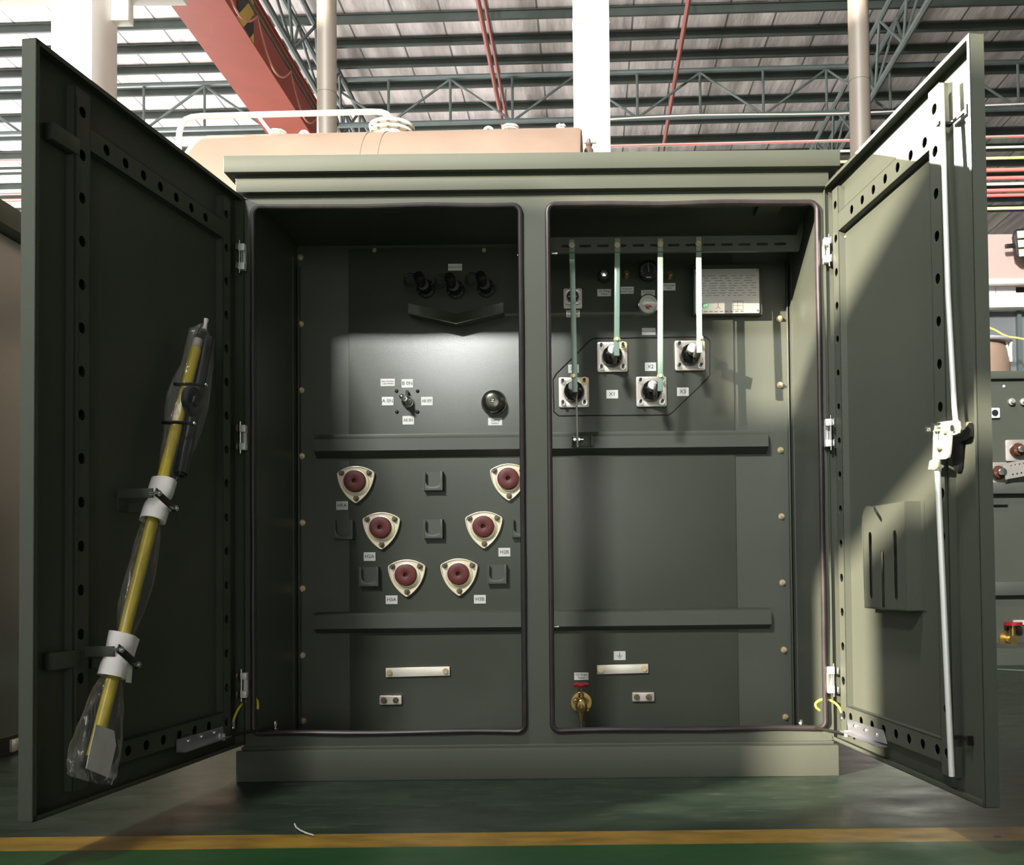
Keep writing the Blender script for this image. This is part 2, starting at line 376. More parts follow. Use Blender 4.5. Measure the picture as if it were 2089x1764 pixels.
# ================================================================== THE SETTING
fl = MB(); fl.quad([(-16, -14, 0), (30, -14, 0), (30, 36, 0), (-16, 36, 0)])
struct(put('floor', fl, floor_mat(), smooth=0))

HROT = R(-1.8)                              # the hall is turned a little against the transformer
HM = Matrix.Rotation(HROT, 4, 'Z')
ROOFZ = CAMH + 10.45
rf = MB(); rf.box(-21, 26, 4, 34, ROOFZ, ROOFZ + 0.06, HM)
struct(put('ceiling', rf, roof_mat(), smooth=0))
bw = MB(); bw.box(-20, 26, 34, 34.2, 0, ROOFZ, HM)
struct(put('wall_back', bw, mat('far_wall_sheet', (0.42, 0.40, 0.38), 0.6, var=0.2, vscale=1), smooth=0))

# unseen mask added behind the camera, its gaps shaping the glare and front fill
fy = -9.0
def glare_at(x, z): k = (fy) / GLARE.y; return (x + GLARE.x * k, z + GLARE.z * k)
wx, wz = glare_at(0.41, 0.625); _, wz1 = glare_at(0, 1.285); wx2, wz2 = glare_at(1.0, 0.50)
wx0 = glare_at(-0.14, 0)[0]; wz3 = glare_at(0, 1.88)[1]; wz4 = glare_at(0, 1.655)[1]
wf = MB()
for x0, x1, z0, z1 in ((-26, 9, wz, wz1), (-26, wx, 0, wz), (wx2, -7.4, 0, wz2), (wx, -7.4, 0, glare_at(0, -0.20)[1]), (-7.5, -0.35, 0, 6.9), (1.45, 9, 0, 6.9), (-0.4, 1.5, 2.6, 6.9), (-26, wx0, wz1, wz4), (-26, -7.5, wz3, 11)) + tuple((-26, -7.5, wz4 + 0.05 * i, wz4 + 0.05 * i + 0.018) for i in range(5)):   # the last five are slats added to thin the glare on the lid
    wf.box(x0, x1, fy - (0.1 if z1 - z0 > 0.03 else 0.004), fy, z0, z1)
struct(put('light_mask_front', wf, mat('light_mask_sheet', (0.05, 0.055, 0.06), 0.7, var=0.1), smooth=0))

# ================================================================== THE TRANSFORMER
CX = -0.1555
TR = thing('padmount_transformer', 'large olive green transformer cabinet with both doors wide open showing bushings and gauges', 'transformer', (CX, 0, 0))
YB = 0.43
XL, XR = -0.967, 0.667                     # inside faces of the side walls
ZB = aty(1098, 1486, YB - 0.01).z          # compartment floor
OPL = (-0.963, aty(1066, 940).x)           # left opening
OPR = (aty(1122, 940).x, 0.661)            # right opening
ZO0, ZO1 = aty(1090, 1490).z, aty(1090, 419).z
print('openings', OPL, OPR, ZO0, ZO1)

# base plinth with its stepped ledge
zt = aty(1098, 1526, -0.03).z
b = MB(); b.box(-1.004, 0.692, -0.03, 0.004, 0, zt, bev=0.003); b.box(-1.004, -0.972, 0.003, 1.25, 0, zt, bev=0.003); b.box(0.672, 0.692, 0.003, 1.25, 0, zt, bev=0.003); b.box(-1.004, 0.692, 1.22, 1.25, 0, zt, bev=0.003)
b.box(-0.996, 0.684, -0.008, 0.004, zt - 0.002, zt + 0.008, bev=0.002)
put('base_plinth', b, GREEN, TR)

# front frame with two openings and the post between them
b = MB()
b.plate([(-0.992, zt + 0.006), (0.681, zt + 0.006), (0.681, 1.70), (-0.992, 1.70)],
        [rrect(OPL[0], ZO0, OPL[1], ZO1, 0.02), rrect(OPR[0], ZO0, OPR[1], ZO1, 0.02)], 0.004, front((0, 0.004, 0)))
for x0, x1 in (OPL, OPR):
    b.box(x0 - 0.002, x0, 0.002, 0.028, ZO0 + 0.02, ZO1 - 0.02); b.box(x1, x1 + 0.002, 0.002, 0.028, ZO0 + 0.02, ZO1 - 0.02)
    b.box(x0 + 0.02, x1 - 0.02, 0.002, 0.028, ZO0 - 0.002, ZO0); b.box(x0 + 0.02, x1 - 0.02, 0.002, 0.028, ZO1, ZO1 + 0.002)
put('front_frame', b, GREEN, TR)
for x0, x1 in (OPL, OPR):
    b = MB(); pts = rrect(x0, ZO0, x1, ZO1, 0.022, 6)
    path = []
    for i, (px, pz) in enumerate(pts):
        qx, qz = pts[(i + 1) % len(pts)]; n = max(1, int(math.hypot(qx - px, qz - pz) / 0.06))
        for k in range(n):
            t = k / n; x = px + (qx - px) * t; z = pz + (qz - pz) * t
            path.append((x, -0.005 + 0.0015 * math.sin(x * 23 + z * 17), z + 0.0016 * math.sin(x * 14 + z * 5)))
    b.tube(path, 0.0078, 10, closed=True); put('gasket', b, SEAL, TR)

# lid and eave
l0, l1 = aty(455, 333, -0.048), aty(1715, 322, -0.048)
lz0, lz1 = aty(1085, 345, -0.048).z, aty(1085, 313, -0.048).z
b = MB(); b.box(l0.x, l1.x, -0.048, 1.32, lz0, lz1 + 0.004, bev=0.004)
put('lid', b, GREEN, TR)
e0, e1 = aty(480, 372, -0.024), aty(1691, 362, -0.024)
ez0, ez1 = aty(1085, 386, -0.024).z, lz0 + 0.004
b = MB(); b.box(e0.x, e1.x, -0.024, 1.28, ez0, ez1, bev=0.003)
put('eave', b, GREEN, TR)

# compartment shell
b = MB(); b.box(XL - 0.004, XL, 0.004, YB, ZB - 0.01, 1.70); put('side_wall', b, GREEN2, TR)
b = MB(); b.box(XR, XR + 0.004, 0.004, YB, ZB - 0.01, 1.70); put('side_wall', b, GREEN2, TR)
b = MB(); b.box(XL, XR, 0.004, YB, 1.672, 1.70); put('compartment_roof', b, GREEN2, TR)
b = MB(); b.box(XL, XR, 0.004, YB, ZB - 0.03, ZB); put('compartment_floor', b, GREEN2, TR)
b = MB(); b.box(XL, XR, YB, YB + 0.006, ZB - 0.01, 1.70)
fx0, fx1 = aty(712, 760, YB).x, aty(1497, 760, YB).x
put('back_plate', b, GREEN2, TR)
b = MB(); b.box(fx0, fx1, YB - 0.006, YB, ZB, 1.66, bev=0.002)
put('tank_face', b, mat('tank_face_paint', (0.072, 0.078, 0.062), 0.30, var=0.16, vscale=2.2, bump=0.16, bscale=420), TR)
YF = YB - 0.006
b = MB(); b.box(XL, XR, YB + 0.02, 1.24, zt + 0.008, 1.66, bev=0.01); put('tank', b, GREEN, TR)
# corner angles down both sides of the compartment
for s, xa in ((1, XL), (-1, XR)):
    b = MB(); b.box(xa, xa + s * 0.003, YB - 0.05, YB, ZB, 1.62); b.box(xa + s * 0.008, xa + s * 0.012, YB - 0.022, YB, ZB, 1.60, bev=0.001)
    put('corner_angle', b, GREEN2, TR)

def P(u, v, y=None): return aty(u, v, YF if y is None else y)

# hex bolts along the panel edges
def bolt_at(u, v, y=YB, m=BOLT, r=0.0075, n=Vector((0, -1, 0))):
    p = aty(u, v, y); b = MB()
    b.cyl(p, p + n * 0.003, r * 1.35, n=16); b.hexa(p + n * 0.003, n, r, 0.007); b.cyl(p + n * 0.010, p + n * 0.016, r * 0.55, n=10)
    return put('panel_bolt', b, m, TR, at=p)
for u, v in [(614, 661), (615, 796), (616, 930), (617, 1066), (617, 1200), (617, 1336), (619, 1470), (1590, 650), (1591, 785), (1592, 918), (1594, 1053), (1596, 1188), (1599, 1325), (1602, 1462), (613, 525), (765, 512), (988, 512)]:
    bolt_at(u, v)

# reinforcing rails
for (u0, u1, v0, v1, va, vb) in ((641, 1567, 883, 931, 891, 915), (641, 1573, 1244, 1288, 1250, 1278)):
    um = 1104; x0, x1 = P(u0, (v0 + v1) / 2, YF - 0.03).x, P(u1, (v0 + v1) / 2, YF - 0.03).x
    zA, zB_, zC, zD = P(um, v1 - 1).z, P(um, vb, YF - 0.036).z, P(um, va, YF - 0.036).z, P(um, v0).z
    b = MB(); prof = [(YF, zA), (YF - 0.030, zB_ - 0.004), (YF - 0.036, zB_), (YF - 0.036, zC), (YF - 0.032, zC + 0.004), (YF - 0.028, zD - 0.002), (YF, zD)]
    b.prism(prof, x0, x1, Matrix.Identity(4)); put('reinforcing_rail', b, GREEN2, TR)

# label plates with lettering
def label_plate(u, v, wpx, hpx, lines, size, y=None, sx=1.0, lab=None, rot=0.0):
    y = YF if y is None else y; k = (y - CAM.y) / FPX
    p = aty(u, v, y); W, H = wpx * k, hpx * k
    Mx = front(p) @ Matrix.Rotation(rot, 4, 'Z')
    b = MB(); b.plate(rrect(-W / 2, -H / 2, W / 2, H / 2, 0.0008, 2), [], 0.0012, Mx)
    o = put('label_plate', b, WHITEL, TR, at=p)
    if lab: o['label'] = lab
    if lines:
        t = MB(); n = len(lines)
        for i, ln in enumerate(lines):
            t.text(ln, size, Mx @ Matrix.Translation((0, ((n - 1) / 2 - i) * size * 1.02, 0.0016)), sx=sx)
        put('lettering', t, INK, o, smooth=0)
    return o
for u, v, tx in ((698, 1031, 'H1A'), (754, 1135, 'H2A'), (799, 1223, 'H3A'), (979, 1222, 'H3B'), (1029, 1126, 'H2B'), (1081, 1027, 'H1B')):
    label_plate(u, v, 24, 17.5, [tx], 0.0165, lab='white label reading ' + tx)
for u, v, tx in ((831, 782, 'B 0N'), (791, 818, 'A 0N'), (871, 818, 'AB 0FF'), (833, 857, 'AB 0N')):
    label_plate(u, v, 23.5, 17.5, [tx], 0.0165 if len(tx) < 5 else 0.0145, sx=1.0 if len(tx) < 5 else 0.78, lab='white label reading ' + tx)
label_plate(791, 780, 29, 15, ['Four Position', 'Load Switch'], 0.0076, sx=1.0)
label_plate(1010, 860, 28.5, 15, ['Tapping', 'Switch'], 0.0098)
label_plate(928.5, 545, 28.5, 14, ['Bayonet Fuse'], 0.0078)
label_plate(1169, 640, 28, 14.5, ['Oil Level', 'Indicator'], 0.0098)
label_plate(1232.5, 597, 28, 14.5, ['Oil Filling', 'Valve'], 0.0098)
label_plate(1279.5, 592, 27, 14.5, ['Pressure', 'Relief Valve'], 0.0088)
label_plate(1322, 599, 28, 14.5, ['Pressure', 'Gauge'], 0.0098)
label_plate(1365, 585, 26, 15, ['Oil Sample', 'Valve'], 0.0088)
label_plate(1323.5, 676, 28, 14.5, ['Thermometer'], 0.0078)
label_plate(1170, 752, 22, 17, ['X0'], 0.0175, lab='white label reading X0')
label_plate(1249, 804, 24, 17.5, ['X1'], 0.0175, lab='white label reading X1')
label_plate(1327, 748, 23, 17.5, ['X2'], 0.0175, lab='white label reading X2')
label_plate(1393, 799, 24, 17.5, ['X3'], 0.0175, lab='white label reading X3')
label_plate(1186, 1379, 29, 15, ['Oil Drain', 'Valve'], 0.0102)
o = label_plate(1264, 1337, 24, 18, None, 0, lab='white label with the earth symbol')
p = ORG[o.name]; t = MB(); Mx = front(p)
t.box(-0.001, 0.001, -0.001, 0.010, 0.0012, 0.0016, Mx)
for dy, hw in ((-0.001, 0.0085), (-0.0045, 0.006), (-0.008, 0.0035)): t.box(-hw, hw, dy - 0.0007, dy + 0.0007, 0.0012, 0.0016, Mx)
put('lettering', t, INK, o, smooth=0)

# high voltage bushings
KB = (YF - CAM.y) / FPX
def hv_bushing(u, v):
    p = P(u, v); M_ = front(p)
    tri = []
    vs = [(-38.5 * KB, 21 * KB), (0, -43 * KB), (38.5 * KB, 21 * KB)]
    def arc(a, c, bulge, n=10):
        (ax, ay), (bx, by) = a, c; mx, my = (ax + bx) / 2, (ay + by) / 2; nx, ny = by - ay, -(bx - ax); L_ = math.hypot(nx, ny); nx, ny = nx / L_, ny / L_
        return [(ax + (bx - ax) * t + nx * bulge * 4 * t * (1 - t), ay + (by - ay) * t + ny * bulge * 4 * t * (1 - t)) for t in [i / n for i in range(n)]]
    raw = arc(vs[0], vs[1], 9.5 * KB) + arc(vs[1], vs[2], 9.5 * KB) + arc(vs[2], vs[0], 13 * KB)
    for _ in range(2):
        raw = [q for i in range(len(raw)) for q in ((raw[i][0] * .75 + raw[(i + 1) % len(raw)][0] * .25, raw[i][1] * .75 + raw[(i + 1) % len(raw)][1] * .25), (raw[i][0] * .25 + raw[(i + 1) % len(raw)][0] * .75, raw[i][1] * .25 + raw[(i + 1) % len(raw)][1] * .75))]
    small = [(x * 0.935, y * 0.935) for x, y in raw]
    b = MB(); b.plate(raw, [small], 0.010, M_, 0.004, bev=0.0012); b.plate(small, [circle(0, 0, 27 * KB, 32)], 0.004, M_, 0.006)
    b.lathe([(27.5 * KB, 0.006), (27.5 * KB, 0.0125), (26 * KB, 0.014), (20 * KB, 0.014), (20 * KB, 0.006)], M_, 36)
    f = put('high_voltage_bushing', b, YZINC, TR, at=p)
    b = MB(); b.lathe([(22 * KB, 0.002), (22 * KB, 0.028), (21.4 * KB, 0.031), (20.2 * KB, 0.032), (5 * KB, 0.032), (4.4 * KB, 0.0315), (4.4 * KB, 0.018), (0, 0.018)], M_ @ Matrix.Translation((-0.6 * KB, 3 * KB, 0)), 36)
    put('insulator', b, REDRES, f)
    for dx, dy in ((-29, 20), (27, 20), (0.5, -32)):
        q = p + Vector((dx * KB, -0.010, dy * KB)); b = MB()
        b.cyl(q, q + Vector((0, -0.003, 0)), 0.0095, n=16); b.hexa(q + Vector((0, -0.003, 0)), (0, -1, 0), 0.0078, 0.008); b.cyl(q + Vector((0, -0.011, 0)), q + Vector((0, -0.018, 0)), 0.0045, n=10)
        put('stud', b, NUT, f)
    return f
for u, v in ((727.5, 985), (779.5, 1079), (831, 1175), (937.5, 1173), (988, 1077), (1038.5, 980)): hv_bushing(u, v)

# parking stands: folded plate with a U shaped cut-out
for u, v in ((885.5, 982), (885.5, 1079), (703.5, 1081), (1064.5, 1077), (755.5, 1176), (1015, 1171)):
    p = P(u, v); hw = 19.5 * KB; M_ = front(p); b = MB()
    U = [(-hw, hw), (-hw, -hw), (hw, -hw), (hw, hw), (0.78 * hw, hw)]
    for i in range(9):
        a = -math.pi * i / 8; U.append((0.78 * hw * math.cos(a), -0.02 * hw + 0.62 * hw * math.sin(a)))
    U.append((-0.78 * hw, hw))
    b.plate(U, [], 0.012, M_, 0.012, bev=0.0008)
    b.plate([(-hw, -hw), (hw, -hw), (hw, hw), (-hw, hw)], [], 0.003, M_, 0.0)
    b.box(-hw, -hw + 0.003, -hw, hw, 0, 0.026, M_); b.box(hw - 0.003, hw, -hw, hw, 0, 0.026, M_); b.box(-hw, hw, -hw, -hw + 0.003, 0, 0.020, M_)
    put('parking_stand', b, GREEN2, TR, at=p)

# bayonet fuse holders and their drip tray
for u, v in ((869, 590), (930, 592), (992, 589)):
    p = P(u, v); b = MB(); M_ = front(p)
    b.lathe([(0.030, 0), (0.030, 0.010), (0.026, 0.012), (0.021, 0.014), (0.021, 0.05), (0.018, 0.055), (0, 0.055)], M_, 28)
    f = put('fuse_holder', b, BLACK, TR, at=p)
    for k in range(6):
        a = R(60 * k + 30); b = MB(); q = p + Vector((0.0255 * math.cos(a), -0.010, 0.0255 * math.sin(a))); b.hexa(q, (0, -1, 0), 0.004, 0.005); put('stud', b, DARKM, f)
    b = MB(); top = p + Vector((-0.006, -0.045, 0.0)); d = Vector((-0.10, -0.8, 0.5)).normalized()
    b.cyl(top, top + d * 0.034, 0.015, n=20); b.cyl(top + d * 0.034, top + d * 0.046, 0.018, 0.015, n=20)
    put('fuse_cap', b, BLACK, f)
    b = MB(); q = top + d * 0.034 + Vector((-0.012, -0.004, 0.006)); b.tube([q, q + Vector((-0.02, 0, 0.004)), q + Vector((-0.034, 0, -0.008)), q + Vector((-0.034, 0, -0.026)), q + Vector((-0.02, 0, -0.036)), q + Vector((-0.006, 0, -0.03))], 0.005, 8)
    put('pull_ring', b, DARKM, f)
b = MB(); dp = 0.05; pa, pb, pc = [aty(u, v, YF - dp) for u, v in ((833, 619), (930, 640), (1027, 617))]
for a, c in ((pa, pb), (pb, pc)):
    lip = Vector((0, 0, 0.030)); th = Vector((0, 0, -0.003)); off = Vector((0, -dp, 0)); A, Cc = a - lip - off, c - lip - off
    bb = bmesh.new()
    def hexbox(q):
        vs = [bb.verts.new(x) for x in q]
        for f in ((0, 1, 2, 3), (7, 6, 5, 4), (0, 4, 5, 1), (1, 5, 6, 2), (2, 6, 7, 3), (3, 7, 4, 0)): bb.faces.new([vs[i] for i in f])
    hexbox([A, Cc, Cc + off, A + off, A + th, Cc + th, Cc + off + th, A + off + th])
    o2 = off + Vector((0, -0.002, 0)); hexbox([A + off, Cc + off, Cc + off + lip, A + off + lip, A + o2, Cc + o2, Cc + o2 + lip, A + o2 + lip])
    me = bpy.data.meshes.new('t'); bb.to_mesh(me); bb.free(); b.add(me)
put('drip_tray', b, GREEN2, TR)

# load switch
p = P(832, 819); M_ = front(p); b = MB()
b.lathe([(0.020, 0), (0.020, 0.005), (0.017, 0.006), (0.017, 0.022), (0.013, 0.024), (0.013, 0.034), (0.0105, 0.036), (0.0105, 0.052), (0.008, 0.055), (0.0, 0.055)], M_, 28)
b.cyl(p + Vector((0, -0.03, 0)), p + Vector((-0.006, -0.072, 0.004)), 0.0075, n=14); b.ball(p + Vector((-0.006, -0.074, 0.004)), 0.0085, n=14)
f = put('load_switch', b, ZINC, TR, at=p)
b = MB(); b.box(-0.004, 0.004, 0.014, 0.034, 0.004, 0.02, M_); put('pointer', b, DARKM, f)
for u, v in ((809, 797.5), (852, 797.5), (810, 840), (852, 840)):
    q = P(u, v); b = MB(); b.ball(q, 0.0062, (1, 0.9, 1), 14); put('stop_stud', b, BLACK, f)

# tap changer cap
p = P(1008, 821.5); M_ = front(p); b = MB()
b.lathe([(0.0395, 0), (0.0395, 0.008), (0.038, 0.012), (0.0375, 0.030), (0.035, 0.038), (0.029, 0.0425), (0.018, 0.045), (0.0, 0.0455)], M_, 40)
f = put('tap_changer_cap', b, mat('black_chrome', (0.10, 0.10, 0.085), 0.2, 0.85), TR, at=p)
b = MB(); b.tube([p + Vector((0.012 * math.cos(a), -0.0455, 0.012 * math.sin(a))) for a in [2 * math.pi * i / 24 for i in range(24)]], 0.0008, 6, closed=True)
b.text('N', 0.014, M_ @ Matrix.Translation((0, 0, 0.0456)) @ Matrix.Rotation(R(90), 4, 'Z')); put('lettering', b, mat('pale_brass', (0.7, 0.66, 0.45), 0.3, 0.6), f)
b = MB(); b.tube([p + Vector((0.0405 * math.cos(a), -0.004, 0.0405 * math.sin(a))) for a in [2 * math.pi * i / 40 for i in range(40)]], 0.002, 8, closed=True); put('retaining_ring', b, ZINC, f)

# low voltage bushings on their gasketed plate
b = MB(); pl = [P(u, v) for u, v in ((1212, 690), (1440, 687), (1448, 695), (1448, 765), (1441, 774), (1372, 840), (1364, 846), (1140, 848), (1130, 840), (1128, 774), (1135, 762), (1204, 694))]
path = []
for i in range(len(pl)):
    q, r_ = pl[i], pl[(i + 1) % len(pl)]; n = max(1, int((r_ - q).length / 0.02))
    for k in range(n): path.append(q.lerp(r_, k / n) + Vector((0, -0.0005, 0)))
b.tube(path, 0.0022, 6, closed=True); put('plate_gasket', b, SEAL, TR)
PALEZ = mat('pale_zinc', (0.80, 0.80, 0.80), 0.3, 0.35)
LVP = {'X0': (1171, 801), 'X1': (1249, 729), 'X2': (1328.5, 799.5), 'X3': (1407, 726)}
SPLASH = Vector((0.85, 0, 0))
def lv_bushing(u, v, yellow):
    p = P(u, v); M_ = front(p); hw = 31 * KB; b = MB()
    b.plate(rrect(-hw, -hw, hw, hw, 0.006), [circle(0, 0, 0.028, 28)], 0.008, M_, 0.001, bev=0.0012)
    f = put('low_voltage_bushing', b, STEEL, TR, at=p)
    b = MB(); b.lathe([(0.036, 0.002), (0.036, 0.014), (0.0345, 0.022), (0.033, 0.032), (0.0315, 0.042), (0.028, 0.050), (0.021, 0.056), (0.0155, 0.058), (0.0155, 0.075), (0, 0.075)], M_, 36)
    put('insulator', b, BLACKP, f)
    b = MB(); M2 = M_ @ Matrix.Translation((-0.001, 0.006, 0)); b.lathe([(0.0155, 0.05), (0.0155, 0.092), (0.0140, 0.095), (0, 0.095)], M2, 28); b.box(-0.0009, 0.0009, -0.0155, 0.0155, 0.0951, 0.0956, M2)
    put('terminal_stud', b, PALEZ, f)
    b = MB(); q = p + Vector((0.012, -0.085, -0.008)); Mr = front(q) @ Matrix.Rotation(R(-6), 4, 'Y') @ Matrix.Rotation(R(-10), 4, 'Z')
    b.box(-0.005, 0.005, -0.032, 0.006, 0, 0.075, Mr, bev=0.001); put('terminal_spade', b, DARKM, f)
    for k, (dx, dy) in enumerate(((-22.5, 22.5), (21.5, 23), (-22.5, -21.5), (21.5, -21.5))):
        q = p + Vector((dx * KB, -0.009, dy * KB)); b = MB(); r1 = 0.0135 if (k == 1 and yellow) else 0.0095
        b.cyl(q, q + Vector((0, -0.003, 0)), r1, n=20); b.hexa(q + Vector((0, -0.003, 0)), (0, -1, 0), 0.0075, 0.008)
        w_ = put('washer', b, mat_yz if r1 > 0.01 else ZINC, f)
        b = MB(); b.cyl(q + Vector((0, -0.008, 0)), q + Vector((0, -0.030, 0.0)), 0.0048, n=12); put('stud', b, DARKM, f)
    return f
mat_yz = mat('yellow_passivated', (0.85, 0.74, 0.38), 0.4, 0.4)
for k, (u, v) in LVP.items(): lv_bushing(u, v, k in ('X0', 'X1', 'X3'))

# slotted channel across the top and four green glass-fibre support strips hung from it
YC = 0.20
c0, c1 = aty(1118, 503, YC), aty(1627, 498, YC); czt, czb = aty(1380, 483, YC).z, aty(1380, 515, YC).z
b = MB(); M_ = front((0, YC, 0)); holes = []
x = aty(1140, 500, YC).x; pitch = (aty(1610, 500, YC).x - x) / 13
zc = aty(1380, 500, YC).z
for i in range(13): holes.append(slot(x + pitch * i + 0.012, zc, x + pitch * i + pitch - 0.014, zc, 0.0042))
xr_in = aty(1627, 500, YC).x
b.plate([(OPR[0] - 0.03, czb), (xr_in, czb), (xr_in, czt), (OPR[0] - 0.03, czt)], holes, 0.002, M_)
b.box(OPR[0] - 0.03, xr_in, YC - 0.012, YC, czb - 0.002, czb); b.box(OPR[0] - 0.03, xr_in, YC, YC + 0.04, czt, czt + 0.002)
ch = put('slotted_channel', b, GREEN2, TR)
b = MB(); b.plate([(xr_in - 0.004, czb), (xr_in + 0.004, czb), (XR, czt + 0.012), (XR, czt + 0.06), (xr_in - 0.004, czt)], [], 0.003, front((0, YC + 0.002, 0))); put('channel_bracket', b, GREEN2, TR)
b = MB(); q = aty(1648, 473, YC); b.box(q.x - 0.006, XR, YC - 0.02, YC + 0.005, q.z - 0.012, q.z + 0.012, bev=0.002); put('mounting_block', b, ZINC, TR)
STR = (((1166.5, 489), (1173, 800), 1170, 767), ((1259.5, 487), (1258, 726), 1258.5, 692), ((1347, 487), (1347, 798), 1347, 767), ((1425, 484), (1427, 720), 1428, 690))
for (ut, vt), (ub, vb_), bu, bv in STR:
    yt, yb = YC - 0.004, YC - 0.012
    p0, p1 = aty(ut, vt, yt), aty(ub, vb_, yb); d = p1 - p0; ex = Vector((1, 0, 0)); b = MB()
    ez = d.normalized(); ny = ex.cross(ez).normalized(); ex2 = ny.cross(ez).normalized()
    b.box(-0.0083, 0.0083, -0.0045, 0.0045, 0, d.length, frame(p0, ex2, ny, ez), bev=0.0012)
    s_ = put('support_strip', b, GLASSFIB, TR)
    for (uu, vv, mm, rr) in ((ut, 500 if ut < 1300 else 498 if ut < 1400 else 497, BOLT, 0.0092), (bu, bv, mat_yz, 0.010)):
        q = aty(uu, vv, YC - 0.012); b = MB(); b.cyl(q + Vector((0, 0.004, 0)), q + Vector((0, -0.003, 0)), rr, n=20); b.hexa(q + Vector((0, -0.003, 0)), (0, -1, 0), rr * 0.62, 0.006); put('bolt', b, mm, s_)
# earth strap from the neutral bushing down to the pad on the upper rail
q0, q1 = aty(1175.5, 794, YF - 0.115), aty(1178.5, 912, YF - 0.09)
b = MB(); b.tube([q0 + Vector((-0.004, 0.02, 0.004)), q0, q0.lerp(q1, 0.5), q1], 0.0030, 8); put('earth_strap', b, PALEZ, TR)
p = aty(1187, 900, YF - 0.037); M_ = front(p); b = MB()
b.box(-0.034, 0.034, -0.018, 0.018, 0, 0.004, M_, bev=0.001); b.box(-0.034, -0.031, -0.018, 0.018, 0, 0.028, M_); b.box(0.031, 0.034, -0.018, 0.018, 0, 0.028, M_)
f = put('earth_bracket', b, GREEN2, TR, at=p)
b = MB(); q = p + Vector((-0.014, -0.03, 0.002)); b.cyl(q - Vector((0.014, 0, 0)), q + Vector((0.02, 0, 0)), 0.004, n=10); b.hexa(q - Vector((0.012, 0, 0)), (1, 0, 0), 0.008, 0.006); b.hexa(q + Vector((0.002, 0, 0)), (1, 0, 0), 0.008, 0.006); put('bolt', b, ZINC, f)

# gauges and small valves
def gauge(name, u, v, r, dial, rim, depth):
    p = P(u, v); M_ = front(p); b = MB()
    b.lathe([(r * 0.9, 0), (r * 0.9, depth - 0.006), (r, depth - 0.006), (r, depth), (r * 0.9, depth + 0.002), (r * 0.86, depth - 0.002), (0, depth - 0.002)], M_, 36)
    f = put(name, b, rim, TR, at=p)
    b = MB(); b.lathe([(r * 0.855, depth - 0.0018), (r * 0.855, depth - 0.0010), (0, depth - 0.0010)], M_, 32); put('dial', b, dial, f)
    return f, p, M_, depth
f, p, M_, dp_ = gauge('thermometer', 1321, 628.5, 0.0335, DIAL, ZINC, 0.05)
b = MB()
for k in range(21):
    a = R(225 - 13.5 * k); b.box(0.021, 0.025, -0.0004, 0.0004, dp_ - 0.001, dp_ - 0.0004, M_ @ Matrix.Rotation(a, 4, 'Z'))
b.box(-0.004, 0.02, -0.0005, 0.0005, dp_ - 0.0006, dp_ + 0.0002, M_ @ Matrix.Rotation(R(200), 4, 'Z')); put('dial_marks', b, INK, f)
b = MB(); b.plate([(-0.012, -0.006), (-0.006, -0.016), (0.006, -0.017), (0.0, -0.009), (0.012, -0.012), (0.008, -0.004)], [], 0.0004, M_, dp_ - 0.0009); put('red_hand', b, REDMARK, f)
b = MB(); b.cyl(p + Vector((0.001, -dp_, 0)), p + Vector((0.001, -dp_ - 0.006, 0)), 0.0032, n=12); put('reset_knob', b, ZINC, f)
f, p, M_, dp_ = gauge('pressure_gauge', 1322, 557, 0.033, DIALB, DARKM, 0.035)
b = MB()
for k in range(13):
    a = R(210 - 20 * k); b.box(0.019, 0.025, -0.0005, 0.0005, dp_ - 0.001, dp_ - 0.0004, M_ @ Matrix.Rotation(a, 4, 'Z'))
b.box(-0.006, 0.022, -0.0007, 0.0007, dp_ - 0.0006, dp_ + 0.0002, M_ @ Matrix.Rotation(R(95), 4, 'Z')); b.box(-0.008, 0.008, -0.026, -0.022, dp_ - 0.001, dp_ - 0.0003, M_); put('dial_marks', b, WHITEL, f)

p = P(1168.5, 606); M_ = front(p); b = MB(); hw = 0.0265
b.plate(rrect(-hw, -hw, hw, hw, 0.007), [circle(0, 0, 0.02, 28)], 0.012, M_, 0.002, bev=0.001); b.plate(rrect(-hw - 0.004, -hw - 0.012, hw + 0.004, hw + 0.002, 0.006), [], 0.002, M_, 0.0)
f = put('oil_level_gauge', b, STEEL, TR, at=p)
b = MB(); b.lathe([(0.02, 0.003), (0.02, 0.010), (0, 0.010)], M_, 28); put('dial', b, DIALB, f)
b = MB(); b.box(-0.014, 0.014, -0.0015, 0.0015, 0.010, 0.0106, M_); b.box(-0.006, 0.006, 0.002, 0.004, 0.010, 0.0106, M_); put('dial_marks', b, WHITEL, f)
for dx in (-1, 1):
    for dz in (-1, 1):
        q = p + Vector((dx * 0.0205, -0.013, dz * 0.0205)); b = MB(); b.cyl(q, q + Vector((0, -0.004, 0)), 0.0042, n=10); put('screw', b, ZINC, f)
p = P(1232, 567); b = MB(); b.lathe([(0.015, 0), (0.015, 0.02), (0.019, 0.022), (0.019, 0.036), (0.013, 0.040), (0.009, 0.040), (0.009, 0.05), (0, 0.05)], front(p), 16)
f = put('filling_valve', b, DARKM, TR, at=p)
b = MB(); b.lathe([(0.012, 0.05), (0.012, 0.056), (0, 0.058)], front(p), 6); put('valve_plug', b, ZINC, f)
for nm, u, v in (('relief_valve', 1277.5, 565), ('sampling_valve', 1366, 567)):
    p = P(u, v); b = MB(); b.lathe([(0.0085, 0), (0.0085, 0.012), (0.007, 0.014), (0.007, 0.03), (0.0045, 0.034), (0, 0.034)], front(p), 16); f = put(nm, b, BRASS, TR, at=p)
    b = MB(); b.tube([p + Vector((0.0075 * math.cos(a), -0.030, 0.0075 * math.sin(a) + 0.004)) for a in [2 * math.pi * i / 16 for i in range(16)]], 0.001, 6, closed=True); put('pull_ring', b, BRASS, f)

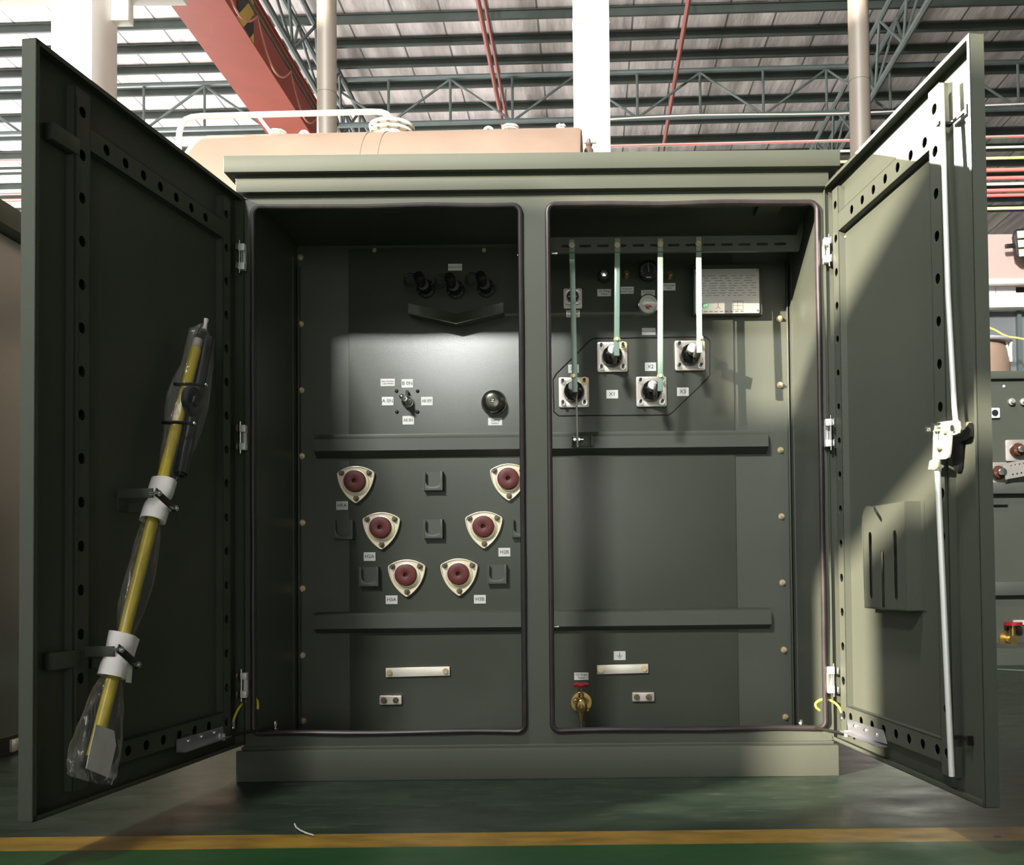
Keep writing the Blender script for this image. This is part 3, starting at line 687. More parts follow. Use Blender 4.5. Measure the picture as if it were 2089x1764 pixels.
# nameplate
n0, n1 = aty(1418, 640, YF - 0.03), aty(1548, 548, YF - 0.03); W, H = n1.x - n0.x, n1.z - n0.z
M_ = front((n0.x, YF - 0.03, n0.z)); b = MB(); b.plate(rrect(0, 0, W, H, 0.004), [], 0.0015, M_)
f = put('nameplate', b, PLATE, TR, at=(n0.x + W / 2, YF - 0.03, n0.z + H / 2))
b = MB(); q0, q1 = aty(1413, 646, YF - 0.005), aty(1552, 543, YF - 0.005)
b.box(q0.x, q1.x, YF - 0.026, YF, q0.z, q1.z, bev=0.002); put('nameplate_backing', b, GREEN2, TR)
b = MB()
for k in range(9):
    z = H * (0.40 + 0.055 * k); xx = 0.012
    while xx < W - 0.02:
        ln = random.uniform(0.008, 0.03); b.box(xx, min(xx + ln, W - 0.01), z, z + 0.0013, 0.0015, 0.0017, M_); xx += ln + random.uniform(0.004, 0.016)
for x0_, y0_, x1_, y1_ in ((0.125, 0.012, 0.125, 0.04), (0.140, 0.012, 0.140, 0.04), (0.158, 0.012, 0.158, 0.04), (0.125, 0.012, 0.158, 0.012), (0.125, 0.026, 0.158, 0.026), (0.125, 0.04, 0.158, 0.04)):
    b.box(x0_ - 0.0005, x1_ + 0.0005, y0_ - 0.0005, y1_ + 0.0005, 0.0015, 0.0017, M_)
b.box(0.075, 0.0765, 0.022, 0.034, 0.0015, 0.0017, M_); b.box(0, 0.01, -0.0006, 0.0006, 0.0015, 0.0017, M_ @ Matrix.Translation((0.0757, 0.022, 0)) @ Matrix.Rotation(R(-40), 4, 'Z')); b.box(0, 0.01, -0.0006, 0.0006, 0.0015, 0.0017, M_ @ Matrix.Translation((0.0757, 0.022, 0)) @ Matrix.Rotation(R(220), 4, 'Z'))
for k in range(9): b.box(0.012 + k * 0.017, 0.024 + k * 0.017, 0.0055, 0.0075, 0.0015, 0.0017, M_)
put('lettering', b, INK, f, smooth=0)
b = MB(); b.plate([(0.034 + 0.0125 * math.cos(a), 0.026 + 0.009 * math.sin(a)) for a in [2 * math.pi * i / 28 for i in range(28)]], [], 0.0003, M_, 0.0015); put('logo', b, LOGO, f)
b = MB(); b.text('BT', 0.012, M_ @ Matrix.Translation((0.034, 0.026, 0.002))); put('lettering', b, WHITEL, f, smooth=0)
for dx, dz in ((0.006, 0.006), (W - 0.007, 0.008), (0.006, H - 0.008), (W - 0.007, H - 0.008)):
    b = MB(); b.cyl((n0.x + dx, YF - 0.031, n0.z + dz), (n0.x + dx, YF - 0.035, n0.z + dz), 0.003, n=12); put('rivet', b, ZINC, f)

# earthing bars and pads
for u0, u1, v0, v1, tilt in ((788, 918, 1360.5, 1378.5, 0), (1218, 1322, 1354.5, 1373.5, 0)):
    a, c = P(u0, v1), P(u1, v0); mid = (a + c) / 2; M_ = front(mid) @ Matrix.Rotation(R(0.9), 4, 'Z'); hw = (c.x - a.x) / 2; hh = 9.2 * KB
    b = MB(); b.box(-hw, hw, -hh, hh, 0.004, 0.009, M_, bev=0.0008); b.box(-hw * 0.9, -hw * 0.7, -hh * 0.7, hh * 0.7, 0, 0.004, M_); b.box(hw * 0.7, hw * 0.9, -hh * 0.7, hh * 0.7, 0, 0.004, M_)
    f = put('earth_bar', b, BARM, TR, at=mid)
    for sx in (-1, 1):
        q = M_ @ Vector((sx * (hw - 0.013), 0, 0.009)); b = MB(); b.cyl(q, q + Vector((0, -0.002, 0)), 0.0098, n=20); b.hexa(q + Vector((0, -0.002, 0)), (0, -1, 0), 0.0085, 0.006); put('bolt', b, BOLT, f)
for u, v in ((798, 1427), (1312, 1420.5)):
    p = P(u, v); M_ = front(p); b = MB(); b.plate(rrect(-22.5 * KB, -9 * KB, 22.5 * KB, 9 * KB, 0.004), [], 0.012, M_, 0, bev=0.001); f = put('earth_pad', b, STEEL, TR, at=p)
    for dx in (-13, 11):
        q = p + Vector((dx * KB, -0.012, 0)); b = MB(); b.cyl(q, q + Vector((0, -0.003, 0)), 0.0098, n=18); b.hexa(q + Vector((0, -0.003, 0)), (0, -1, 0), 0.0082, 0.007); b.cyl(q + Vector((0, -0.010, 0)), q + Vector((0, -0.013, 0)), 0.004, n=10); put('bolt', b, NUT, f)

# drain valve
p = P(1186, 1432); M_ = front(p); b = MB()
b.lathe([(0.0345, 0), (0.0345, 0.006), (0.0335, 0.007), (0.012, 0.007), (0.012, 0.03), (0.016, 0.032), (0.016, 0.058), (0.012, 0.062), (0, 0.062)], M_, 32)
b.lathe([(0.019, 0.0), (0.019, 0.012), (0.014, 0.014), (0.014, 0.03), (0.009, 0.034), (0.009, 0.046), (0.0, 0.046)], frame(p + Vector((0, -0.045, -0.012)), (1, 0, 0), (0, -1, 0), (0, 0, 1)), 20)
b.lathe([(0.0165, 0.0), (0.0165, 0.014), (0.011, 0.018), (0.0075, 0.032), (0.0065, 0.046), (0, 0.046)], frame(p + Vector((0, -0.045, -0.008)), (1, 0, 0), (0, 1, 0), (0, 0, -1)), 8)
for sx in (-1, 1):
    b.tube([p + Vector((sx * x_, -0.045, z_)) for x_, z_ in ((0.01, 0.012), (0.018, 0.014), (0.024, 0.010), (0.022, 0.004), (0.012, 0.004))], 0.0028, 8)
b.ball(p + Vector((0.02, -0.014, -0.024)), 0.008, n=12)
f = put('drain_valve', b, BRASS, TR, at=p)
top = p + Vector((0, -0.045, 0.062)); b = MB()
b.tube([top + Vector((0.021 * math.cos(a), 0.021 * math.sin(a), 0.0015 * math.cos(6 * a))) for a in [2 * math.pi * i / 32 for i in range(32)]], 0.0052, 10, closed=True)
for k in range(3): a = R(120 * k + 30); b.cyl(top, top + Vector((0.02 * math.cos(a), 0.02 * math.sin(a), 0)), 0.0035, n=8)
b.cyl(top - Vector((0, 0, 0.004)), top + Vector((0, 0, 0.004)), 0.008, n=14); put('handwheel', b, REDP, f)
b = MB(); b.cyl(top - Vector((0, 0, 0.03)), top, 0.003, n=10); put('valve_stem', b, BRASS, f)
b = MB(); b.tube([p + Vector((0, -0.045, -0.05)), p + Vector((-0.001, -0.046, -0.07)), p + Vector((-0.002, -0.044, -0.10))], 0.0012, 6); put('chain', b, ZINC, f)

# small locating pins on the post edges
for u0, u1, v, y in ((1056, 1066, 521, 0.02), (1064, 1074, 1277, 0.02), (1130, 1140, 1278, 0.02), (1126, 1137, 517, 0.03)):
    a, c = aty(u0, v, y), aty(u1, v, y); b = MB(); b.cyl(a, c, 0.0035, n=12); put('locating_pin', b, ZINC, TR)
b = MB(); q = aty(1566, 427, 0.12); b.box(q.x - 0.035, q.x + 0.035, 0.06, 0.16, 1.655, 1.672, bev=0.001); put('roof_tab', b, GREEN, TR)

# ------------------------------------------------------------------ doors
ANG = R(7.8)
class Door:
    def __init__(s, side):
        s.side = side; c_, n_ = math.cos(ANG), math.sin(ANG)
        if side == 'L':
            s.o = Vector((aty(500, 960).x, -0.002, 0)); s.sd = Vector((-n_, -c_, 0)); s.n = Vector((c_, -n_, 0)); s.W = 0.855; s.z0, s.z1 = aty(504, 1518).z, aty(497, 405).z
        else:
            s.o = Vector((aty(1688, 960).x, -0.002, 0)); s.sd = Vector((n_, -c_, 0)); s.n = Vector((-c_, -n_, 0)); s.W = 0.808; s.z0, s.z1 = aty(1694, 1508).z, aty(1679, 381).z
        s.M = frame(s.o, s.sd, (0, 0, 1), s.n)
    def px(s, u, v, n=0.0):
        q = atplane(u, v, s.o + s.n * n, s.n) - s.o; return q.dot(s.sd), q.z
    def w(s, sx, z, n): return s.o + s.sd * sx + s.n * n + Vector((0, 0, z))
DT = 0.030          # door pan depth
NS = -0.010         # front face of the perforated strips
def make_door(D, hs, ls, zt_, zb_, nh, top, bot):
    z0, z1, W = D.z0, D.z1, D.W; b = MB()
    b.box(0, W, z0, z1, -DT - 0.002, -DT, D.M)                       # sheet
    b.box(0, 0.002, z0, z1, -DT, 0, D.M); b.box(W - 0.002, W, z0, z1, -DT, 0, D.M)
    b.box(0, W, z1 - 0.002, z1, -DT, 0, D.M); b.box(0, W, z0, z0 + 0.002, -DT, 0, D.M)
    lp = 0.010
    b.box(W - lp, W, z0, z1, -0.002, 0, D.M); b.box(0, W, z1 - lp, z1, -0.002, 0, D.M); b.box(0, W, z0, z0 + lp, -0.002, 0, D.M); b.box(0, lp, z0, z1, -0.002, 0, D.M)
    d = put('door', b, GREEN, TR, at=D.o)
    def strip(x0, x1, y0, y1, horiz, nhole, spots, off=0.5, r=0.0120):
        b = MB(); hol = []
        for i in range(nhole):
            t = (i + 0.5) / nhole
            if horiz: hol.append(circle(spots[0] + (spots[1] - spots[0]) * i / (nhole - 1), y0 + (y1 - y0) * off, r, 16))
            else: hol.append(circle(x0 + (x1 - x0) * off, y0 + (y1 - y0) * t, r, 16))
        b.plate([(x0, y0), (x1, y0), (x1, y1), (x0, y1)], hol, 0.002, D.M, NS - 0.002)
        if horiz: b.box(x0, x1, y0, y0 + 0.002, -DT, NS, D.M); b.box(x0, x1, y1 - 0.002, y1, -DT, NS, D.M)
        else: b.box(x0, x0 + 0.002, y0, y1, -DT, NS, D.M); b.box(x1 - 0.002, x1, y0, y1, -DT, NS, D.M)
        put('perforated_strip', b, GREEN, d)
    strip(hs[0], hs[1], z0 + 0.03, z1 - 0.03, False, nh, 1)
    strip(ls[0], ls[1], z0 + 0.03, z1 - 0.03, False, nh, 0)
    strip(hs[1], ls[0], zt_[0], zt_[1], True, top[0], top[1:])
    strip(hs[1], ls[0], zb_[0], zb_[1], True, bot[0], bot[1:])
    return d
DL, DR_ = Door('L'), Door('R')
def cen(D, pts, i, n=NS): return [D.px(u, v, n)[i] for u, v in pts]
def avg(a): return sum(a) / len(a)
hw = 0.026
hL = avg(cen(DL, [(460, 510), (463, 790), (465, 930)], 0)); lL = avg(cen(DL, [(167, 510), (167, 860), (168, 1133)], 0))
tL = avg(cen(DL, [(218, 307), (297, 361), (396, 426)], 1)); bL = avg(cen(DL, [(262, 1532), (335, 1510), (400, 1486)], 1))
hR = avg(cen(DR_, [(1707, 573), (1711, 918), (1718, 1267)], 0)); lR = avg(cen(DR_, [(1910, 507), (1916, 770), (1925, 1121)], 0))
tR = avg(cen(DR_, [(1759, 408), (1806, 363), (1862, 313)], 1)); bR = avg(cen(DR_, [(1777, 1476), (1828, 1498), (1888, 1521)], 1))
print('doors', hL, lL, tL, bL, hR, lR, tR, bR, DL.z0, DL.z1, DR_.z0, DR_.z1)
pt = lambda D, a, c, i: abs(D.px(*c, NS)[i] - D.px(*a, NS)[i])
print('pitch', pt(DL, (167, 334), (167, 510), 1) / 2, pt(DR_, (1909, 421), (1914, 683), 1) / 3, pt(DR_, (1707, 573), (1709, 780), 1) / 3, pt(DR_, (1759, 408), (1834, 338), 0) / 3)
dl = make_door(DL, (hL - hw * 0.8, hL + hw * 0.8), (lL - hw, lL + hw), (tL - hw, tL + hw), (bL - hw, bL + hw), 16, (7, DL.px(424, 446, NS)[0] + 0.01, DL.px(218, 307, NS)[0]), (6, DL.px(431, 1477, NS)[0] + 0.01, DL.px(262, 1532, NS)[0]))
dr = make_door(DR_, (hR - hw * 0.8, hR + hw * 0.8), (lR - hw, lR + hw), (tR - hw, tR + hw), (bR - hw, bR + hw), 16, (7, DR_.px(1737, 428, NS)[0], DR_.px(1886, 291, NS)[0]), (8, DR_.px(1735, 1459, NS)[0], DR_.px(1912, 1530, NS)[0]))

HINGE = mat('bright_hinge_zinc', (0.86, 0.86, 0.84), 0.35, 0.15)
# hinges: two knuckle blocks, a plate and a pin each
for (u, vv) in ((494.5, (505.5, 544)), (496.5, (874.5, 911)), (498.5, (1378.5, 1415.5)), (1686, (493.5, 530)), (1689, (862, 904.5)), (1695, (1367, 1406))):
    k = UNIT; left = u < 1000; p0, p1 = aty(u, vv[0], -0.02), aty(u, vv[1], -0.02); s = 1 if left else -1
    b = MB()
    for q in (p0, p1): b.box(q.x - 0.0085, q.x + 0.0085, q.y - 0.010, q.y + 0.012, q.z - 0.0098, q.z + 0.0098, bev=0.0012)
    b.box(p0.x - s * 0.0075, p0.x + s * 0.0085, p0.y + 0.009, p0.y + 0.0121, p1.z, p0.z)
    f = put('hinge', b, HINGE, TR, at=(p0 + p1) / 2)
    b = MB(); x = p0.x - s * 0.0065; b.cyl((x, p0.y - 0.006, p1.z - 0.020), (x, p0.y - 0.006, p0.z + 0.020), 0.0028, n=12); put('hinge_pin', b, ZINC, f)
    b = MB(); b.box(p0.x + s * 0.007, p0.x + s * 0.010, p0.y, p0.y + 0.014, p1.z + 0.009, p0.z - 0.009); put('hinge_leaf', b, STEEL, f)
    D = DL if left else DR_
    for q in (p0, p1):
        b = MB(); sx = 0.034; b.box(sx - 0.006, sx + 0.006, q.z - 0.010, q.z + 0.010, NS, NS + 0.006, D.M, bev=0.001)
        put('hinge_nut', b, ZINC if not left else NUT, f)

# door stays: rod from the cabinet floor to a bracket on the door
for D, a, c, brk in ((DL, (561, 1478), (455, 1503), [(362, 1508), (455, 1481), (457, 1504), (362, 1531)]), (DR_, (1634, 1475), (1727, 1496), [(1728, 1466), (1800, 1489), (1808, 1517), (1730, 1497)])):
    p0 = aty(a[0], a[1] + 4, 0.035); s1, z1_ = D.px(c[0], c[1], 0.0); p1 = D.w(s1, z1_, 0.0); b = MB()
    b.tube([p0, p1], 0.0038, 8); f = put('door_stay', b, DARKM, TR)
    b = MB(); b.cyl(p0 - Vector((0, 0, 0.03)), p0 + Vector((0, 0, 0.016)), 0.0042, n=10); b.hexa(p0 - Vector((0, 0, 0.010)), (0, 0, 1), 0.0085, 0.006); b.hexa(p0 + Vector((0, 0, 0.004)), (0, 0, 1), 0.0075, 0.006); put('pivot_bolt', b, ZINC, f)
    pts = [D.px(u, v, NS + 0.006) for u, v in brk]; b = MB()
    b.plate(pts, [], 0.003, D.M, NS + 0.003); lo = [min(pts, key=lambda q: q[1] + 0.0 * q[0])]
    sA, zA_ = pts[3]; sB, zB2 = pts[2]
    zl = (zA_ + zB2) / 2; s_lo, s_hi = min(p_[0] for p_ in pts), max(p_[0] for p_ in pts)
    b.box(s_lo, s_hi, zl - 0.001, zl + 0.002, NS + 0.003, NS + 0.028, D.M); g = put('stay_bracket', b, mat('galvanised_sheet', (0.55, 0.55, 0.60), 0.32, 0.85), f)
    zm = avg([q[1] for q in pts])
    for t in (0.22, 0.5, 0.78):
        q = D.w(s_lo + (s_hi - s_lo) * t, zm + 0.004, NS + 0.006); b = MB(); b.ball(q, 0.006, n=12); put('bolt', b, ZINC, f)
    b = MB(); b.hexa(p1 - Vector((0, 0, 0.008)), (0, 0, 1), 0.008, 0.018); put('pivot_nut', b, ZINC, f)

# yellow-green earth wires from frame to door
for D, pts in ((DL, [(475, 1474, 0.0), (480, 1458, .02), (490, 1440, .035), (503, 1428, .045), (517, 1423, .05), (525, 1430, .05), (526, 1446, .045)]),
               (DR_, [(1718, 1455, 0.0), (1711, 1441, .02), (1700, 1431, .035), (1687, 1426.5, .045), (1674, 1427, .05), (1664.5, 1434, .05), (1665, 1442, .045), (1672, 1448, .045)])):
    b = MB(); path = []
    for u, v, e in pts:
        y = -0.05 + e * 1.2; path.append(aty(u, v, y))
    fine = []
    for i in range(len(path) - 1):
        a0 = path[max(i - 1, 0)]; a1 = path[i]; a2 = path[i + 1]; a3 = path[min(i + 2, len(path) - 1)]
        for k in range(5):
            t = k / 5; fine.append(0.5 * ((2 * a1) + (a2 - a0) * t + (2 * a0 - 5 * a1 + 4 * a2 - a3) * t * t + (3 * a1 - a0 - 3 * a2 + a3) * t ** 3))
    fine.append(path[-1]); b.tube(fine, 0.0034, 10); f = put('earth_wire', b, YELW, TR)
    b = MB(); b.tube([q + Vector((0.0015, 0.0, -0.0022)) for q in fine], 0.0022, 8); put('green_stripe', b, YGRN, f)
    q = path[0]; b = MB(); b.box(q.x - 0.006, q.x + 0.006, q.y - 0.003, q.y + 0.003, q.z - 0.016, q.z + 0.002); b.ball(q - Vector((0, 0, 0.014)), 0.006, n=10); put('cable_lug', b, ZINC, f)

# ------------------------------------------------------------------ right door fittings: rods, latch, pocket
def dpl(D, pts, n): return [D.px(u, v, n) for u, v in pts]
def rod(D, pts, n, r, name='latch_rod', m=ZINC):
    b = MB(); b.tube([D.w(*D.px(u, v, nn), nn) for (u, v), nn in zip(pts, n)], r, 12); return put(name, b, m, dr)
RODM = mat('bright_zinc_rod', (0.86, 0.86, 0.84), 0.32, 0.25)
rod(DR_, [(1920, 172), (1923, 255), (1934, 600), (1947, 830), (1951, 872)], [0.0, 0.0, 0.006, 0.010, 0.012], 0.0058, m=RODM)
rod(DR_, [(1911, 925), (1920, 1120), (1933, 1400), (1942, 1583)], [0.020, 0.016, 0.010, 0.004], 0.0066, m=RODM)
for v, uu in ((255, (1918, 1976)), (1503, (1940, 1978))):
    s0, z_ = DR_.px(uu[0], v, 0.0); s1, _ = DR_.px(uu[1], v, -0.02); b = MB()
    b.box(s0, s1, z_ - 0.003, z_ + 0.003, -0.022, -0.018, DR_.M); b.box(s0 - 0.002, s0 + 0.012, z_ - 0.003, z_ + 0.003, -0.022, 0.010, DR_.M); b.box(s1 - 0.008, s1, z_ - 0.012, z_ + 0.008, -0.028, -0.016, DR_.M)
    put('rod_guide', b, DARKM, dr)
LP = mat('latch_plate_zinc', (0.60, 0.63, 0.52), 0.35, 0.35, var=0.1, vscale=20)
b = MB(); out = dpl(DR_, [(1906, 868), (1912, 862), (1930, 859), (1940, 858), (1953, 856), (1957.5, 860), (1959, 872), (1957, 883), (1954, 885.5), (1942, 888), (1940.5, 905), (1939, 924), (1936.5, 933), (1932, 936), (1916, 937), (1909, 938), (1904, 936)], 0.016)
hl = [circle(*DR_.px(1914, 893, 0.016), 0.006, 16)]
b.plate(out, hl, 0.004, DR_.M, 0.014)
f = put('latch_plate', b, LP, dr)
b = MB(); e = dpl(DR_, [(1908.5, 872), (1911.5, 872), (1913, 938), (1906, 938), (1903, 893)], 0.022); b.plate(e, [], 0.002, DR_.M, 0.020); put('latch_edge', b, RODM, dr)
for u, v, r, h, mm in ((1918, 871, 0.0095, 0.018, ZINC), (1931, 874, 0.011, 0.008, LP), (1949, 873, 0.007, 0.008, ZINC), (1922, 908, 0.0095, 0.016, LP), (1901, 875, 0.006, 0.014, ZINC), (1980, 866, 0.006, 0.008, BOLT)):
    n = 0.018 if u < 1970 else -0.026; s_, z_ = DR_.px(u, v, n); b = MB(); q = DR_.w(s_, z_, n); b.cyl(q, q + DR_.n * h, r, n=18); put('latch_bolt', b, mm, dr)
b = MB(); b.plate(dpl(DR_, [(1894, 957), (1897, 940), (1905, 936), (1916, 940), (1914, 952), (1908, 958)], 0.03), [], 0.003, DR_.M, 0.028); put('rod_clip', b, LP, dr)
b = MB(); e = dpl(DR_, [(1944, 890), (1958, 888), (1977, 862), (1978, 890), (1966, 897), (1958, 902), (1957, 950), (1954, 962), (1946, 962)], -0.018); b.plate(e, [], 0.008, DR_.M, -0.026); put('latch_lever', b, BLACK, dr)
# document pocket, slotted front held off the door
b = MB(); n_ = 0.010
out = dpl(DR_, [(1764, 1240), (1758, 1075), (1759, 1052), (1763, 1037), (1770, 1031), (1778, 1033), (1845, 1022), (1849, 1246)], n_)
def sl(u0, v0, u1, v1, r): a = DR_.px(u0, v0, n_); c = DR_.px(u1, v1, n_); return slot(*a, *c, r)
hl = [sl(1774.5, 1093, 1777, 1213, 0.0105), sl(1825, 1090, 1827.5, 1216, 0.0105), sl(1799.5, 1130, 1801.5, 1236, 0.0105), sl(1783.5, 1038, 1797, 1060, 0.0062)]
b.plate(out, hl, 0.002, DR_.M, n_ - 0.002)
s1, zA_ = DR_.px(1847, 1022, n_); _, zB2 = DR_.px(1849, 1246, n_); s0, _ = DR_.px(1763, 1200, n_)
b.box(s1 - 0.002, s1, zB2, zA_, -DT, n_, DR_.M); b.box(s1, s1 + 0.016, zB2, zA_, -DT, -DT + 0.002, DR_.M)
b.box(s0, s0 + 0.002, zB2, zA_ - 0.03, -DT, n_, DR_.M); b.box(s0, s1, zB2, zB2 + 0.002, -DT, n_, DR_.M)
put('document_pocket', b, GREEN, dr)
for u, v in ((1724, 483), (1722, 633), (1723, 769), (1725, 919), (1729, 1068), (1732, 1216), (1736, 1391), (1857, 1037), (1858, 1137), (1859, 1215), (1940, 1012), (1946, 1222), (1949, 1375), (1937, 829), (1953, 1538)):
    s_, z_ = DR_.px(u, v, -DT + 0.002); q = DR_.w(s_, z_, -DT + 0.001); b = MB(); b.ball(q, 0.0032, n=8); put('weld_spot', b, CREAM, dr)
# left door: latch channel and rod guides
s0, _ = DL.px(155, 900, NS); b = MB(); b.box(s0 - 0.002, s0 + 0.001, DL.z0 + 0.06, DL.z1 - 0.05, -DT, NS + 0.003, DL.M)
put('stiffener', b, GREEN, dl)
for v in (285, 1345):
    s1, z_ = DL.px(135, v, NS); b = MB(); b.box(s1 - 0.04, s1 + 0.045, z_ - 0.018, z_ + 0.018, -DT, -0.006, DL.M, bev=0.002); put('rod_guide', b, GREEN, dl)

# stick clamps on the left door
def stick_pt(u, v, n): return DL.w(*DL.px(u, v, n), n)
NSTK = 0.045
for (u, v) in ((325, 1008), (248, 1327)):
    c_ = stick_pt(u - 2, v + 2, NSTK); q0 = c_ - DL.sd * 0.0
    sc0, zc0 = DL.px(u, v, NSTK + 0.01)
    b = MB(); b.box(sc0 + 0.026, sc0 + 0.031, zc0 - 0.010, zc0 + 0.012, -DT, NSTK + 0.012, DL.M, bev=0.001)
    sB_, zB_2 = DL.px(u + 27, v + 25, NSTK + 0.039); b.box(sB_ - 0.004, sB_ + 0.001, zB_2 - 0.012, zB_2 + 0.010, -DT, NSTK + 0.037, DL.M, bev=0.001)
    b.box(sB_ - 0.004, sc0 + 0.031, zB_2 - 0.010, zc0 + 0.010, -DT, -DT + 0.003, DL.M)
    f = put('stick_clamp', b, GREEN, dl)
    b = MB(); A = stick_pt(u - 8, v - 6, NSTK + 0.039); Bq = stick_pt(u + 33, v + 31, NSTK + 0.039)
    ez = (Bq - A); L_ = ez.length; ez.normalize(); ny = DL.n; ex = ny.cross(ez).normalized()
    b.box(-0.009, 0.009, -0.0015, 0.0015, 0, L_, frame(A, ex, ny, ez), bev=0.0006); put('clamp_bar', b, DARKM, f)
    for q in (A + ez * 0.008, Bq - ez * 0.006):
        b = MB(); b.cyl(q - DL.n * 0.02, q + DL.n * 0.010, 0.0035, n=10); b.hexa(q + DL.n * 0.001, DL.n, 0.0068, 0.006); put('bolt', b, ZINC, f)

# ================================================================== HOT STICK in its bag, clamped to the left door
top, bot = stick_pt(399, 712, NSTK), stick_pt(178, 1590, NSTK)
HS = thing('insulated_stick', 'long yellow fibreglass operating stick bagged in clear plastic, clamped inside the left door', 'pole', bot)
ax = (bot - top); LEN = ax.length; ax.normalize()
b = MB(); b.cyl(top, top + ax * (LEN * 0.955), 0.0135, n=20); put('pole', b, YPOLE, HS)
b = MB(); b.cyl(top - ax * 0.028, top, 0.0125, n=18); put('pole_ferrule', b, mat('beige_ferrule', (0.36, 0.32, 0.29), 0.5), HS)
side = (DL.sd * -1.0).normalized(); side = (side - ax * side.dot(ax)).normalized()
t0, t1 = stick_pt(425, 690, NSTK + 0.012), stick_pt(368, 966, NSTK + 0.012)
b = MB(); b.cyl(t0, t1, 0.0165, n=20); b.cyl(t1, t1 + (t1 - t0).normalized() * 0.006, 0.011, n=16); put('spare_section', b, DGREY, HS)
pd = stick_pt(392, 818, NSTK + 0.026); M_ = axis_frame(pd - DL.n * 0.008, DL.n)
b = MB(); b.lathe([(0.012, 0.0), (0.036, 0.0), (0.038, 0.004), (0.038, 0.012), (0.034, 0.016), (0.028, 0.014), (0.014, 0.016), (0.012, 0.02), (0, 0.02)], M_, 30); put('knob_disc', b, DGREY, HS)
for u, v in ((386, 784), (362, 862)):
    q = stick_pt(u - 10, v, NSTK + 0.004); qb = stick_pt(u + 14, v + 2, NSTK + 0.012); d = (qb - q).normalized(); b = MB(); 
    b.tube([q - d * 0.012 + DL.n * 0.010, q - d * 0.004 + DL.n * 0.018, qb + DL.n * 0.021, qb + d * 0.016 + DL.n * 0.012, qb + d * 0.016 - DL.n * 0.016, q - d * 0.014 - DL.n * 0.014], 0.0042, 8, closed=True)
    f = put('strap', b, BLACK, HS)
    b = MB(); b.ball(qb + DL.n * 0.026, 0.0048, n=10); put('rivet', b, ZINC, f)
# foam wraps under both clamps
for i, ((u0, v0), (u1, v1)) in enumerate((((340, 976), (308, 1066)), ((254, 1289), (226, 1384)))):
    p0, p1 = stick_pt(u0 - 4, v0 + 4, NSTK), stick_pt(u1 + 2, v1 - 4, NSTK); d = p1 - p0; M_ = axis_frame(p0, d); b = MB(); bb = bmesh.new(); n = 40; rings = []
    for k in range(9):
        t = k / 8; ring = []
        for j in range(n):
            a = 2 * math.pi * j / n; pin = 1 - 0.22 * math.exp(-((t - 0.5) / 0.10) ** 2); r = (0.0285 + 0.0012 * math.sin(3 * a + i * 2 + 4 * t)) * pin; ring.append(bb.verts.new((r * math.cos(a), r * math.sin(a), t * d.length + 0.004 * math.sin(a * 1 + i))))
        rings.append(ring)
    inn0 = [bb.verts.new((0.017 * math.cos(2 * math.pi * j / n), 0.017 * math.sin(2 * math.pi * j / n), 0.002)) for j in range(n)]
    inn1 = [bb.verts.new((0.017 * math.cos(2 * math.pi * j / n), 0.017 * math.sin(2 * math.pi * j / n), d.length - 0.002)) for j in range(n)]
    for A, Bq in [(inn0, rings[0])] + list(zip(rings, rings[1:])) + [(rings[-1], inn1), (inn1, inn0)]:
        for j in range(n): bb.faces.new((A[j], A[(j + 1) % n], Bq[(j + 1) % n], Bq[j]))
    me = bpy.data.meshes.new('t'); bb.to_mesh(me); bb.free(); b.add(me, M_)
    if i == 1:
        q = [stick_pt(u, v, NSTK + 0.034) for u, v in ((277, 1298), (285, 1304), (272, 1345), (268, 1393), (256, 1391), (262, 1340))]
        b.quad(q)
    put('foam_wrap', b, FOAM, HS)
# paper sheet in the lower end of the bag
q = [stick_pt(u, v, NSTK + 0.017) for u, v in ((196, 1477), (233, 1490), (237, 1520), (222, 1586), (176, 1567), (184, 1528))]
b = MB(); bb = bmesh.new(); off = -DL.n * 0.0015
A = [bb.verts.new(x) for x in q]; Bq = [bb.verts.new(x + off) for x in q]; bb.faces.new(A); bb.faces.new(Bq[::-1])
for i in range(len(q)): bb.faces.new((A[i], A[(i + 1) % len(q)], Bq[(i + 1) % len(q)], Bq[i]))
me = bpy.data.meshes.new('t'); bb.to_mesh(me); bb.free(); b.add(me); put('paper_sheet', b, PAPER, HS)
# clear bag: crumpled sleeve around everything, pinched at both wraps
def sleeve(spec, name='plastic_bag'):
    bb = bmesh.new(); rings = []; n = 28; fine = []
    for i in range(len(spec) - 1):
        for k in range(4):
            t = k / 4; a, c = spec[i], spec[i + 1]; fine.append([a[j] + (c[j] - a[j]) * t for j in range(5)])
    fine.append(list(spec[-1]))
    for m_, (u, v, w1, w2, nn) in enumerate(fine):
        c_ = stick_pt(u, v, nn); k = (c_ - CAM).y / FPX; ring = []
        sd = Vector((side.x, side.y, side.z))
        for j in range(n):
            a = 2 * math.pi * j / n; rx = w1 * 0.0022; rn = w2
            cr = 1 + 0.06 * math.sin(5 * a + m_ * 0.6) + 0.03 * math.sin(9 * a - m_)
            ring.append(bb.verts.new(c_ + side * rx * math.cos(a) * cr + DL.n * rn * math.sin(a) * cr))
        rings.append(ring)
    for A, Bq in zip(rings, rings[1:]):
        for j in range(n): bb.faces.new((A[j], A[(j + 1) % n], Bq[(j + 1) % n], Bq[j]))
    me = bpy.data.meshes.new('t'); bb.to_mesh(me); bb.free(); b = MB(); b.add(me); return b
b = sleeve([(416, 666, 7, 0.006, NSTK), (411, 690, 20, 0.022, NSTK), (400, 760, 23, 0.034, NSTK), (384, 820, 26, 0.046, NSTK), (368, 890, 22, 0.036, NSTK), (348, 955, 13, 0.024, NSTK), (338, 985, 9, 0.0155, NSTK)])
bag = put('plastic_bag', b, FILM, HS, smooth=60)
